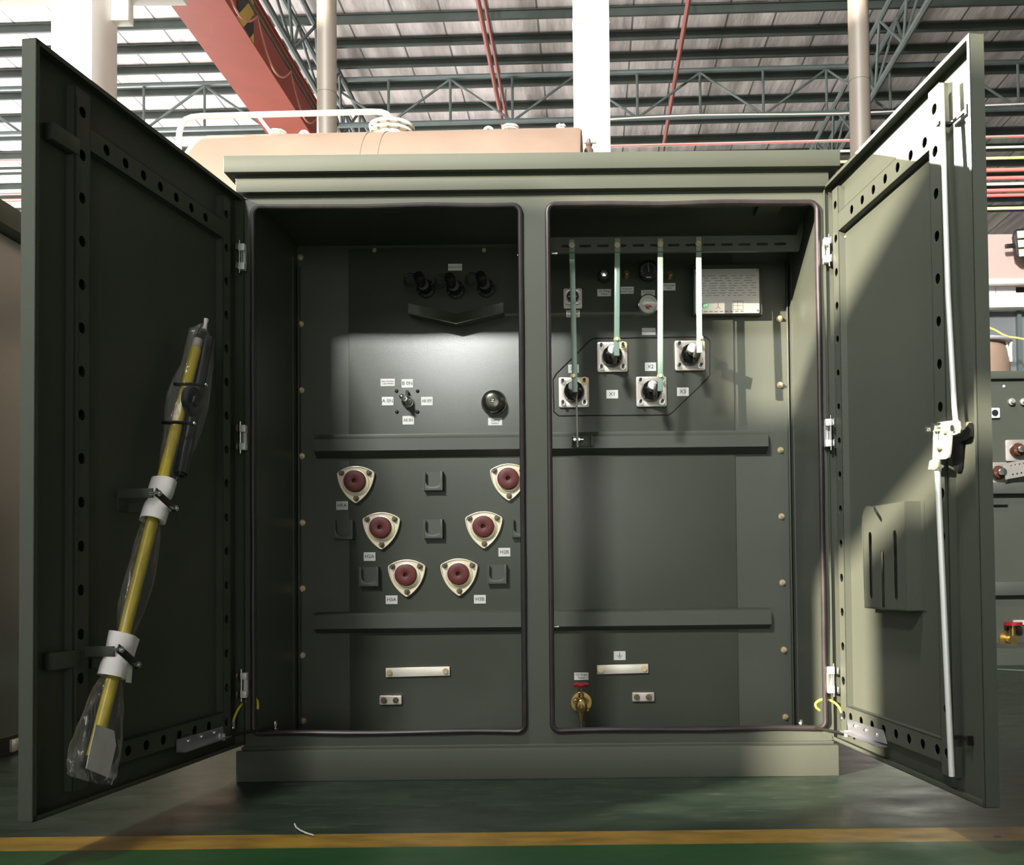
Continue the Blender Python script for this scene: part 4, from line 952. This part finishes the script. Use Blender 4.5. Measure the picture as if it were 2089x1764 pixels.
b = sleeve([(312, 1060, 9, 0.0155, NSTK), (304, 1095, 15, 0.020, NSTK), (290, 1160, 19, 0.022, NSTK), (270, 1235, 18, 0.022, NSTK), (256, 1290, 10, 0.0155, NSTK)]); put('plastic_bag', b, FILM, HS, smooth=60)
b = sleeve([(231, 1376, 9, 0.0155, NSTK), (221, 1410, 18, 0.024, NSTK), (208, 1470, 25, 0.032, NSTK), (200, 1520, 30, 0.038, NSTK), (188, 1565, 32, 0.034, NSTK), (182, 1588, 30, 0.026, NSTK)]); put('plastic_bag', b, FILM, HS, smooth=60)
q0, q1 = stick_pt(417, 672, NSTK), stick_pt(421, 651, NSTK); b = MB(); b.tube([q0, q0.lerp(q1, .5), q1], [0.006, 0.0042, 0.0062], 8); put('bag_knot', b, FOAM, HS)

# ================================================================== NEIGHBOUR ON THE LEFT (only its right side shows)
LN = thing('closed_transformer', 'closed grey green transformer cabinet at the left edge beside the left door', 'transformer', (-2.8, 0.5, 0))
nx = -1.905; b = MB(); b.box(nx - 1.7, nx, -1.1, 1.7, 0.06, 1.70, bev=0.006); put('cabinet_body', b, mat('grey_green_paint', (0.135, 0.14, 0.128), 0.22, var=0.08, vscale=2, bump=0.1), LN)
b = MB(); b.box(nx - 1.74, nx + 0.035, -1.16, 1.76, 1.715, 1.79, bev=0.004); put('lid', b, GREEN, LN)
b = MB(); b.box(nx - 1.68, nx - 0.02, -1.05, 1.65, 0, 0.06); put('base_plinth', b, GREEN, LN)
q = atplane(30, 1518, Vector((nx, 0, 0)), Vector((1, 0, 0))); b = MB(); b.box(nx, nx + 0.012, q.y - 0.03, q.y + 0.03, q.z - 0.02, q.z + 0.02, bev=0.002); put('earth_pad', b, STEEL, LN)

# ================================================================== OPEN TRANSFORMER BEHIND ON THE RIGHT
yN = (aty(2050, 1358, 0) - CAM); DN = 5.72; YN = CAM.y + DN; YNB = YN + 0.40
RN = thing('open_transformer', 'second olive transformer with open front standing behind the right door', 'transformer', (aty(2300, 1100, YN).x, YN, 0))
xa, xb = aty(1960, 1000, YN).x, aty(2560, 1000, YN).x; zTop = aty(2050, 741, YN).z
b = MB(); b.box(xa - 0.1, xb, YNB, YNB + 0.9, 0.1, zTop - 0.02); b.box(xa - 0.1, xb, YN, YNB, 0.0, 0.10); b.box(xa - 0.1, xa, YN, YNB, 0.1, zTop - 0.02); b.box(xb - 0.04, xb, YN, YNB, 0.1, zTop - 0.02)
put('cabinet_body', b, GREEN, RN)
b = MB(); b.box(xa - 0.13, xb + 0.05, YNB - 0.03, YNB + 0.95, zTop - 0.02, zTop + 0.03, bev=0.004); put('lid', b, GREEN, RN)
for v0, v1 in ((985, 1008), (1186, 1214)):
    z0_, z1_ = aty(2050, v1, YNB).z, aty(2050, v0, YNB).z; b = MB(); b.box(aty(1990, 1000, YNB).x, xb - 0.1, YNB - 0.05, YNB, z0_, z1_, bev=0.004); put('reinforcing_rail', b, GREEN2, RN)
kn = (YNB - CAM.y) / FPX
def nb_bushing(u, v):
    p = aty(u, v, YNB); M_ = front(p); h = 22 * kn; b = MB(); b.plate(rrect(-h, -h, h, h, 0.01), [], 0.012, M_, bev=0.002); f = put('low_voltage_bushing', b, STEEL, RN, at=p)
    b = MB(); b.lathe([(0.045, 0.01), (0.045, 0.04), (0.036, 0.06), (0.02, 0.065), (0.02, 0.09), (0, 0.09)], M_, 24); put('insulator', b, mat('brown_porcelain', (0.10, 0.035, 0.02), 0.15), f)
    b = MB(); Mr = front(p + Vector((0.01, -0.09, 0))) @ Matrix.Rotation(R(10), 4, 'Z'); hol = [circle(0.05 + 0.027 * i, y_, 0.006, 10) for i in range(6) for y_ in (-0.028, 0.028)]
    b.plate([(0, -0.05), (0.21, -0.05), (0.21, 0.05), (0, 0.05)], hol, 0.008, Mr, 0.0); put('terminal_spade', b, STEEL, f)
    b = MB(); b.lathe([(0.022, 0.085), (0.022, 0.11), (0, 0.112)], M_, 18); put('terminal_stud', b, ZINC, f)
nb_bushing(2072, 919); nb_bushing(2032, 965)
p = aty(2027, 843, YNB); M_ = front(p); b = MB(); b.plate(rrect(-0.032, -0.032, 0.032, 0.032, 0.008), [], 0.02, M_, bev=0.002); f = put('oil_level_gauge', b, mat('white_bezel', (0.8, 0.78, 0.76), 0.4), RN, at=p)
b = MB(); b.lathe([(0.02, 0.02), (0.02, 0.024), (0, 0.024)], M_, 20); put('dial', b, DIALB, f)
for u, v in ((2062, 820), (2086, 820)):
    p = aty(u, v, YNB); b = MB(); b.lathe([(0.022, 0), (0.022, 0.02), (0.012, 0.022), (0.012, 0.04), (0, 0.04)], front(p), 16); put('filling_valve', b, STEEL, RN, at=p)
p = aty(2048, 788, YNB); b = MB(); b.ball(p, 0.010, n=10); put('plug', b, WHITEL, RN)
p = aty(2056, 1303, YNB); b = MB(); b.lathe([(0.058, 0), (0.058, 0.012), (0.02, 0.014), (0.03, 0.05), (0.03, 0.09), (0, 0.09)], front(p), 24); b.cyl(p + Vector((0, -0.07, 0)), p + Vector((0, -0.07, 0.09)), 0.018, n=14); f = put('drain_valve', b, BRASS, RN, at=p)
b = MB(); b.cyl(p + Vector((0.005, -0.07, 0.09)), p + Vector((0.005, -0.07, 0.11)), 0.055, n=18); put('handwheel', b, REDP, f)
a, c = aty(2066, 1274, YNB), aty(2120, 1264, YNB); b = MB(); b.box(a.x, c.x, YNB - 0.012, YNB, a.z, c.z); put('earth_bar', b, BARM, RN)
p = aty(2037, 1024, YNB); b = MB(); b.box(p.x - 0.045, p.x + 0.045, YNB - 0.03, YNB, p.z - 0.018, p.z + 0.018); put('earth_bracket', b, GREEN2, RN)

# ================================================================== TAN TRANSFORMER WITH ITS CONSERVATOR BEHIND
YT = 3.3
cl, cr_ = aty(398, 330, YT), aty(1182, 300, YT); rad = 0.52
ztop = aty(790, 266, YT).z - 0.06; zc = ztop - rad
RT = Matrix.Rotation(R(-1.0), 3, 'Z')
TT = thing('oil_transformer', 'tan oil transformer with a long horizontal conservator cylinder behind the green cabinet', 'transformer', ((cl.x + cr_.x) / 2, YT, 0))
A = Vector((cl.x, YT + 0.03, zc)); B_ = Vector((cr_.x, YT - 0.03, zc + 0.0))
d = (B_ - A); Lc = d.length; M_ = axis_frame(A, d)
b = MB(); b.lathe([(0.0, 0.0), (rad * 0.55, 0.01), (rad * 0.8, 0.04), (rad * 0.93, 0.09), (rad, 0.17), (rad, Lc), (rad * 0.98, Lc + 0.02), (0, Lc + 0.03)], M_, 64)
put('conservator', b, TAN, TT)
for u in (772, 806):
    x = aty(u, 290, YT).x; b = MB(); t = (x - A.x) / (B_.x - A.x); q = A.lerp(B_, t); dd = d.normalized()
    b.cyl(q - dd * 0.004, q + dd * 0.004, rad + 0.004, n=64); put('weld_band', b, TAN, TT)
def on_top(u): x = aty(u, 270, YT).x; t = (x - A.x) / (B_.x - A.x); return A.lerp(B_, t) + Vector((0, 0, rad))
q = on_top(800); b = MB(); b.cyl(q - Vector((0, 0, 0.1)), q + Vector((0, 0, 0.05)), 0.115, n=32); b.cyl(q + Vector((0, 0, 0.030)), q + Vector((0, 0, 0.046)), 0.138, n=36); b.lathe([(0.142, 0.062), (0.142, 0.082), (0.10, 0.092), (0, 0.097)], Matrix.Translation(q), 36); b.cyl(q + Vector((0, 0, 0.04)), q + Vector((0, 0, 0.07)), 0.09, n=24); f = put('manhole', b, CREAM, TT, at=q)
for k in range(12):
    a = R(30 * k); b = MB(); b.hexa(q + Vector((0.128 * math.cos(a), 0.128 * math.sin(a), 0.024)), (0, 0, 1), 0.009, 0.066); put('bolt', b, PIPEC, f)
for u in (619, 997):
    q = on_top(u); b = MB(); b.cyl(q - Vector((0, 0, 0.02)), q + Vector((0, 0, 0.016)), 0.016, n=12); b.tube([q + Vector((0.026 * math.cos(a), 0, 0.040 + 0.026 * math.sin(a))) for a in [2 * math.pi * i / 20 for i in range(20)]], 0.009, 10, closed=True); put('lifting_eye', b, CREAM, TT)
for u, wd in ((565, 0.055), (1042, 0.055), (1145, 0.032)):
    q = on_top(u) + Vector((0, 0, 0.026)); b = MB(); b.cyl(q - Vector((0, 0, 0.08)), q + Vector((0, 0, 0.03)), wd * 0.55, n=20); b.cyl(q + Vector((0, 0, 0.012)), q + Vector((0, 0, 0.018)), wd, n=24); b.cyl(q + Vector((0, 0, 0.028)), q + Vector((0, 0, 0.038)), wd, n=24); f = put('flanged_port', b, CREAM, TT, at=q)
    for k in range(6):
        a = R(60 * k + 10); b = MB(); b.hexa(q + Vector((0.8 * wd * math.cos(a), 0.8 * wd * math.sin(a), 0.0)), (0, 0, 1), 0.006, 0.044); put('bolt', b, STEEL, f)
def curve_px(pts, y): return [aty(u, v, yy) for (u, v), yy in zip(pts, y)]
b = MB(); yp = YT + 0.15
b.tube(curve_px([(365, 330), (365, 290), (366, 272), (370, 255), (379, 244), (392, 239), (410, 237), (560, 233), (700, 229.5), (758, 228), (778, 228.5), (790, 233), (797, 241), (799, 252)], [yp] * 14), 0.0185, 12); put('vent_pipe', b, CREAM, TT)
b = MB(); b.tube([aty(523, 232, yp), aty(552, 270, yp)], 0.011, 8); put('pipe_brace', b, CREAM, TT)
b = MB(); b.box(A.x + 0.1, B_.x + 0.4, YT - 0.5, YT + 0.9, 0.2, zc - rad - 0.05, bev=0.01); put('main_tank', b, TAN, TT)
for t in (0.2, 0.8):
    q = A.lerp(B_, t); b = MB(); b.box(q.x - 0.08, q.x + 0.08, YT - 0.2, YT + 0.2, zc - rad - 0.05, zc - rad * 0.8); put('conservator_support', b, TAN, TT)
for yy in (YT - 0.3, YT + 0.7): b = MB(); b.box(A.x + 0.05, B_.x + 0.45, yy - 0.06, yy + 0.06, 0, 0.2); put('skid', b, TAN, TT)
# tall bushing top that peeps over the lid
q = aty(1201, 306, YT + 0.1); b = MB(); b.lathe([(0.03, -0.25), (0.03, 0.0), (0.022, 0.012), (0.018, 0.02), (0.024, 0.03), (0.024, 0.05), (0.012, 0.055), (0.012, 0.07), (0, 0.075)], Matrix.Translation(q), 18)
b.cyl(q - Vector((0, 0, 0.9)), q - Vector((0, 0, 0.2)), 0.04, n=16); f = put('terminal_bushing', b, mat('brown_insulator', (0.16, 0.10, 0.07), 0.25), TT, at=q)
b = MB(); b.cyl(q + Vector((-0.03, -0.01, 0.045)), q + Vector((0.05, -0.01, 0.045)), 0.009, n=10); put('terminal_clamp', b, STEEL, f)

# ================================================================== HALL STEELWORK
# white plaster columns
ux = lambda u, v, dep: aty(u, v, CAM.y + dep)
zb0_ = ux(200, 14, 9.5).z + 0.2; c0 = ux(112, 100, 9.0); c1 = ux(187, 100, 9.0)
b = MB(); b.box(c0.x, c1.x, CAM.y + 9.0, CAM.y + 9.5, 0, 7.0, bev=0.01)
cA = tag(put('column', b, CONC, at=(c0.x, CAM.y + 9.0, 0)), 'square white plaster column rising behind the left door', 'column', 'white hall columns')
b = MB(); b.box(c1.x - 0.01, ux(273, 30, 9.48).x, CAM.y + 9.36, CAM.y + 9.48, ux(250, 55, 9.48).z, zb0_, bev=0.006); put('corbel', b, CONC, cA)
b = MB(); q0 = ux(100, 100, 9.0); b.cyl((q0.x + 0.03, CAM.y + 9.05, 0), (q0.x + 0.03, CAM.y + 9.05, 7.0), 0.033, n=16)
tag(put('downpipe', b, mat('beige_pipe', (0.80, 0.64, 0.50), 0.5), at=(q0.x + 0.03, CAM.y + 9.05, 0)), 'beige downpipe running up the left side of the white column', 'pipe')
c2, c3 = ux(1169, 100, 9.3), ux(1243.5, 100, 9.3); b = MB(); b.box(c2.x, c3.x, CAM.y + 9.3, CAM.y + 9.75, 0, 7.4, bev=0.01)
cB = tag(put('column', b, CONC, at=(c2.x, CAM.y + 9.3, 0)), 'square white column in the middle behind the conservator', 'column', 'white hall columns')
b = MB(); zz = ux(1200, 46, 9.3).z; b.box(c2.x - 0.004, c3.x + 0.004, CAM.y + 9.29, CAM.y + 9.76, zz - 0.012, zz, bev=0.003); put('casting_seam', b, CONC, cB)
zb0 = ux(200, 14, 9.5).z; bx1 = ux(382, 5, 9.5).x; b = MB(); b.box(-9.5, bx1, CAM.y + 9.32, CAM.y + 9.5, zb0, zb0 + 0.5, bev=0.01)
tag(put('crane_beam', b, CONC, at=(-6, CAM.y + 9, zb0)), 'white concrete crane beam across the upper left corner', 'beam')
# round taupe posts
for u0, u1, lab in ((647, 686.5, 'round taupe steel post in front of the red crane girder'), (1732, 1774, 'round taupe steel post behind the right door')):
    dp_ = 7.6; a, c = ux(u0, 150, dp_), ux(u1, 150, dp_); r = (c.x - a.x) / 2; x = (a.x + c.x) / 2; b = MB(); b.cyl((x, CAM.y + dp_, 0), (x, CAM.y + dp_, ROOFZ - 0.3), r, n=28)
    pp = tag(put('steel_post', b, PIPEC, at=(x, CAM.y + dp_, 0)), lab, 'post', 'round steel posts')
    b = MB(); z_ = ux(u0, 190, dp_).z if u0 < 1000 else ux(u0, 165, dp_).z; b.cyl((x, CAM.y + dp_, z_ - 0.008), (x, CAM.y + dp_, z_), r + 0.003, n=28); put('weld_band', b, PIPEC, pp)

# orange crane girder running into the depth
GZ = CAMH + 6.4
gl0, gl1 = atz(350, 10, GZ), atz(541, 266, GZ); gr0, gr1 = atz(455, 10, GZ), atz(607, 240, GZ)
gx0, gx1 = (gl0.x + gl1.x) / 2, (gr0.x + gr1.x) / 2; gy0, gy1 = 5.5, 12.4
CG = thing('crane_girder', 'orange red overhead crane girder with hazard stripes at upper left', 'crane', (gx0, gy0, GZ))
b = MB(); b.box(gx0 + 0.10, gx1, gy0, gy1, GZ, GZ + 0.62); put('girder_box', b, CRANE, CG)
b = MB(); b.box(gx0, gx1 + 0.06, gy0, gy1, GZ - 0.02, GZ); put('flange', b, CRANE, CG)
b = MB(); b.box(gx0, gx1 + 0.06, gy0, gy1, GZ + 0.62, GZ + 0.64); put('flange', b, CRANE, CG)
hz0 = 8.4; b = MB(); b.box(gx1, gx1 + 0.008, hz0, hz0 + 0.55, GZ + 0.02, GZ + 0.60); put('hazard_panel', b, hazard_mat(), CG, at=(gx1, hz0, GZ))
b = MB(); b.cyl((gx1 + 0.10, gy0, GZ + 0.36), (gx1 + 0.10, gy1, GZ + 0.36), 0.02, n=10); b.cyl((gx1 + 0.14, gy0, GZ + 0.40), (gx1 + 0.14, gy1, GZ + 0.40), 0.012, n=8); put('festoon_rail', b, TRUSS, CG)
y = 6.2
while y < 12:
    b = MB(); b.tube([(gx1 + 0.10, y + 1.3 * t, GZ + 0.34 - 1.35 * t * (1 - t)) for t in [i / 16 for i in range(17)]], 0.014, 8); put('festoon_cable', b, mat('pinkish_cable', (0.55, 0.22, 0.18), 0.5), CG); y += 1.3

# purlins, one object each
PV_ = [36, 85, 128, 174, 221, 259, 297, 330, 360, 386, 410, 432, 452]
pz1 = ROOFZ - 0.02; pz0 = pz1 - 0.15
for i, v in enumerate(PV_):
    y = atz(1250, v - 3, pz0).y; b = MB()
    b.box(-20.5, 25.5, y - 0.006, y + 0.006, pz0, pz1); b.box(-20.5, 25.5, y, y + 0.05, pz0, pz0 + 0.012); b.box(-20.5, 25.5, y - 0.05, y, pz1 - 0.012, pz1)
    bmesh.ops.transform(b.bm, verts=b.bm.verts, matrix=Matrix.Translation((0, y, 0)) @ HM @ Matrix.Translation((0, -y, 0)))
    nm = ['topmost in the photo'] + ['%s from the top of the photo' % w_ for w_ in 'second third fourth fifth sixth seventh eighth ninth tenth eleventh twelfth thirteenth'.split()]
    nm = nm[i]
    tag(put('roof_purlin', b, PURL, at=(0, y, pz0)), 'dark green roof purlin under the foil lining, %s' % nm, 'purlin', 'purlins under the roof lining')

# trusses
def bar(b, p, q, r): b.cyl(p, q, r, n=8, cap=False)
def truss_y(x, y0, y1, zb, zt_, lab):
    T = thing('roof_truss', lab, 'truss', (x, y0, zb), 'roof trusses')
    for sx in (-0.16, 0.16):
        b = MB(); bar(b, (x + sx, y0, zt_), (x + sx, y1, zt_), 0.055); put('top_chord', b, TRUSS, T)
    b = MB(); bar(b, (x, y0, zb), (x, y1, zb), 0.06); put('bottom_chord', b, TRUSS, T)
    n = int((y1 - y0) / 1.6)
    for i in range(n):
        ya, yb_ = y0 + (y1 - y0) * i / n, y0 + (y1 - y0) * (i + 1) / n; ym = (ya + yb_) / 2
        for sx in (-0.16, 0.16):
            b = MB(); bar(b, (x, ya, zb), (x + sx, ym, zt_), 0.028); put('web_member', b, TRUSS, T)
            b = MB(); bar(b, (x + sx, ym, zt_), (x, yb_, zb), 0.028); put('web_member', b, TRUSS, T)
    return T
tzb, tzt = CAMH + 9.2, CAMH + 10.1
truss_y(-5.15, 9, 31, tzb, tzt, 'grey tubular roof truss running into the depth beside the orange girder')
truss_y(5.6, 9, 31, tzb, tzt, 'grey tubular roof truss running into the depth above the right door')
def truss_x(yc, x0, x1, px, lab):
    T = thing('cross_truss', lab, 'truss', (0, yc, tzb), 'roof trusses')
    sl_ = math.tan(HROT); Y = lambda x: yc + x * sl_
    for z_, nm, r in ((tzb, 'bottom_chord', 0.055), (tzt + 0.05, 'top_chord', 0.05)):
        b = MB(); bar(b, (x0, Y(x0), z_), (x1, Y(x1), z_), r); put(nm, b, TRUSS, T)
    k = 0; x = x0
    while x < x1:
        b = MB(); bar(b, (x, Y(x), tzb), (x, Y(x), tzt), 0.028); put('web_member', b, TRUSS, T)
        zA_, zB2 = (tzb, tzt) if k % 2 == 0 else (tzt, tzb)
        b = MB(); bar(b, (x, Y(x), zA_), (x + px, Y(x + px), zB2), 0.026); put('web_member', b, TRUSS, T)
        x += px; k += 1
yT = CAM.y + 19.6; xs = ux(790, 200, 19.6).x; pxx = ux(917.5, 200, 19.6).x - xs
truss_x(yT, xs - 12 * pxx, xs + 16 * pxx, pxx, 'grey cross truss spanning between the roof trusses above the conservator')

# red conduits hanging under the roof, and the pipes across the hall
for u0, lab in ((1405, 'dark red conduit under the roof lining right of the middle column'), (975, 'dark red conduit under the roof lining left of the middle column'), (988, 'thinner dark red conduit next to the one left of the middle column')):
    z_ = CAMH + 9.85; a = atz(u0, 0, z_); b = MB(); r = 0.045 if u0 != 988 else 0.03
    b.tube([(a.x, 6, z_), (a.x, 30, z_)], r, 8); cc = tag(put('conduit', b, CONDUIT, at=(a.x, 6, z_)), lab, 'conduit', 'red conduits under the roof')
    for yy in (10, 14, 18, 22, 26): b = MB(); b.cyl((a.x, yy, z_), (a.x, yy, pz0 + 0.15), 0.012, n=6); put('hanger', b, TRUSS, cc)
PD = 15.7
for v, m_, nm, r in ((303, WHTPIPE, 'topmost pale', 0.022), (297 + 27, WHTPIPE, 'second pale', 0.020), (346, YELPIPE, 'upper yellow', 0.022), (370, REDPIPE, 'topmost bright red', 0.032), (386, REDPIPE, 'second bright red', 0.029), (398, WHTPIPE, 'lowest pale', 0.022), (411, REDPIPE, 'third bright red', 0.029), (421, REDPIPE, 'lowest bright red', 0.025), (447, YELPIPE, 'lower yellow', 0.025)):
    q = aty(1044, v, CAM.y + PD); sl_ = math.tan(HROT); b = MB(); x0_, x1_ = -11.5, 11.5; b.cyl((x0_, q.y + (x0_ - q.x) * sl_, q.z), (x1_, q.y + (x1_ - q.x) * sl_, q.z), r, n=10)
    tag(put('service_pipe', b, m_, at=(0, q.y, q.z)), '%s service pipe crossing the hall behind the cabinet' % nm, 'pipe', 'service pipes across the hall')
q = aty(1400, 297, CAM.y + 14.0); b = MB(); b.cyl((-11.5, q.y + 0.35, q.z), (11.5, q.y - 0.35, q.z), 0.014, n=8); tag(put('service_pipe', b, REDPIPE, at=(2, q.y, q.z)), 'thin pink pipe just above the green lid right of the middle column', 'pipe', 'service pipes across the hall')
q = aty(1500, 242, CAM.y + 16.0); b = MB(); b.tube([(0.2 + i * 0.8, q.y - 0.02 * i, q.z + 0.03 * math.sin(i * 0.9) + 0.01 * i) for i in range(20)], 0.012, 6); tag(put('cable', b, WHTPIPE, at=(2, q.y, q.z)), 'white cable strung under the cross truss at right', 'cable')

# ================================================================== SITE OFFICE AT THE RIGHT EDGE
OD = 9.4; YO = CAM.y + OD; xo0 = ux(1990, 500, OD).x; xo1 = xo0 + 4
SO = thing('site_office', 'pink walled two storey site office at the right edge behind the door', 'building', (xo0, YO, 0))
zp = lambda v: ux(2045, v, OD).z
b = MB(); b.box(xo0, xo1, YO, YO + 2.5, zp(580), zp(477), bev=0.01); put('upper_wall', b, PINK, SO)
b = MB(); b.box(xo0, xo1, YO - 0.06, YO, zp(582), zp(572)); put('sill', b, CREAM, SO)
b = MB(); b.box(xo0, xo1, YO + 0.10, YO + 2.5, zp(606), zp(580)); put('window_band', b, BLACK, SO)
for u0, u1 in ((2013, 2037), (2036, 2078)):
    b = MB(); b.box(ux(u0, 595, OD).x, ux(u1, 595, OD).x, YO + 0.06, YO + 0.09, zp(605), zp(578)); put('window', b, GREYG, SO)
b = MB(); b.box(xo0, xo1, YO - 0.12, YO + 0.3, zp(626 + 7), zp(604)); put('fascia', b, CONC, SO)
b = MB(); b.box(xo0, xo1, YO + 0.05, YO + 2.4, 0, zp(630)); put('lower_wall', b, GREYW, SO)
for u in (2012, 2081):
    x = ux(u, 690, OD).x; b = MB(); b.box(x - 0.02, x + 0.02, YO, YO + 0.05, 0, zp(634)); put('mullion', b, TRUSS, SO)
# floodlight clamped to a bracket on the office wall
FD = OD - 0.16; yF = CAM.y + FD; q = aty(2090, 503, yF)
FLD = thing('floodlight', 'black floodlight with square LED panels at the right edge before the pink wall', 'lamp', q)
kf = FD / FPX; M_ = front(q) @ Matrix.Rotation(R(4), 4, 'Z')
b = MB(); b.plate([(-14 * kf, 38 * kf), (40 * kf, 38 * kf), (40 * kf, -26 * kf), (-8 * kf, -26 * kf), (-17 * kf, -16 * kf), (-19 * kf, 24 * kf)], [], 0.06, M_, -0.06, bev=0.004); put('housing', b, BLACK, FLD)
for i in range(2):
    for j in range(3):
        x = -13 * kf + i * 22 * kf; z_ = 33 * kf - j * 19 * kf; b = MB(); b.box(x, x + 17 * kf, z_ - 15 * kf, z_, 0, 0.008, M_, bev=0.002); put('led_panel', b, LED, FLD)
b = MB(); b.box(-36 * kf, -16 * kf, 2 * kf, 10 * kf, -0.05, -0.02, M_, bev=0.003); b.cyl(q + Vector((0.05, 0.055, 0)), (q.x + 0.05, YO - 0.001, q.z), 0.02, n=10); put('mounting_bracket', b, BLACK, FLD)
# tan drum between the open transformer and the office
TD = 7.4; q = aty(2008, 735, CAM.y + TD); b = MB(); r = (ux(2050, 720, TD).x - ux(1985, 720, TD).x); zt2 = ux(2020, 706, TD).z
DRM = thing('oil_drum', 'tan round vessel with a clamped lid standing before the grey office panels', 'drum', (ux(1990, 700, TD).x, CAM.y + TD, 0))
b.lathe([(r, 0), (r, zt2 - 0.15), (r * 0.94, zt2 - 0.05), (r * 0.86, zt2), (0, zt2)], Matrix.Translation(ORG[DRM.name]), 36); put('shell', b, TAN, DRM)
b = MB(); b.lathe([(r * 1.05, zt2), (r * 1.08, zt2 + 0.01), (r * 1.05, zt2 + 0.025), (0, zt2 + 0.03)], Matrix.Translation(ORG[DRM.name]), 36); put('drum_lid', b, mat('grey_lid', (0.42, 0.40, 0.41), 0.4), DRM)
for u in (2038, 2046, 2053):
    p_ = ux(u, 700, TD); dz = 0; b = MB(); b.cyl((p_.x - (0.02 if u > 2050 else 0), CAM.y + TD - r * 0.55, zt2 + 0.0), (p_.x - (0.06 if u > 2050 else 0), CAM.y + TD - r * 0.55, zt2 - 0.15), 0.011, n=8); put('lid_clamp', b, CREAM, DRM)
b = MB(); pts = [ux(u, v, 9.0) for u, v in ((1995, 658), (2010, 665), (2030, 673), (2045, 682), (2058, 687), (2075, 689), (2089, 692), (2120, 700))]; b.tube(pts, 0.010, 8); tag(put('cable', b, YELPIPE, at=pts[2]), 'thin yellow cable drooping across the grey office panels', 'cable')
# pale thread on the floor by the yellow line
pts = [atz(u, v, 0.004) for u, v in ((601, 1680), (604, 1687), (612, 1693), (625, 1699), (640, 1703))]; b = MB(); b.tube(pts, 0.0018, 6); tag(put('thread', b, THREAD, at=pts[2]), 'short pale thread lying on the floor by the yellow line', 'thread')
print('objects', len(bpy.data.objects))
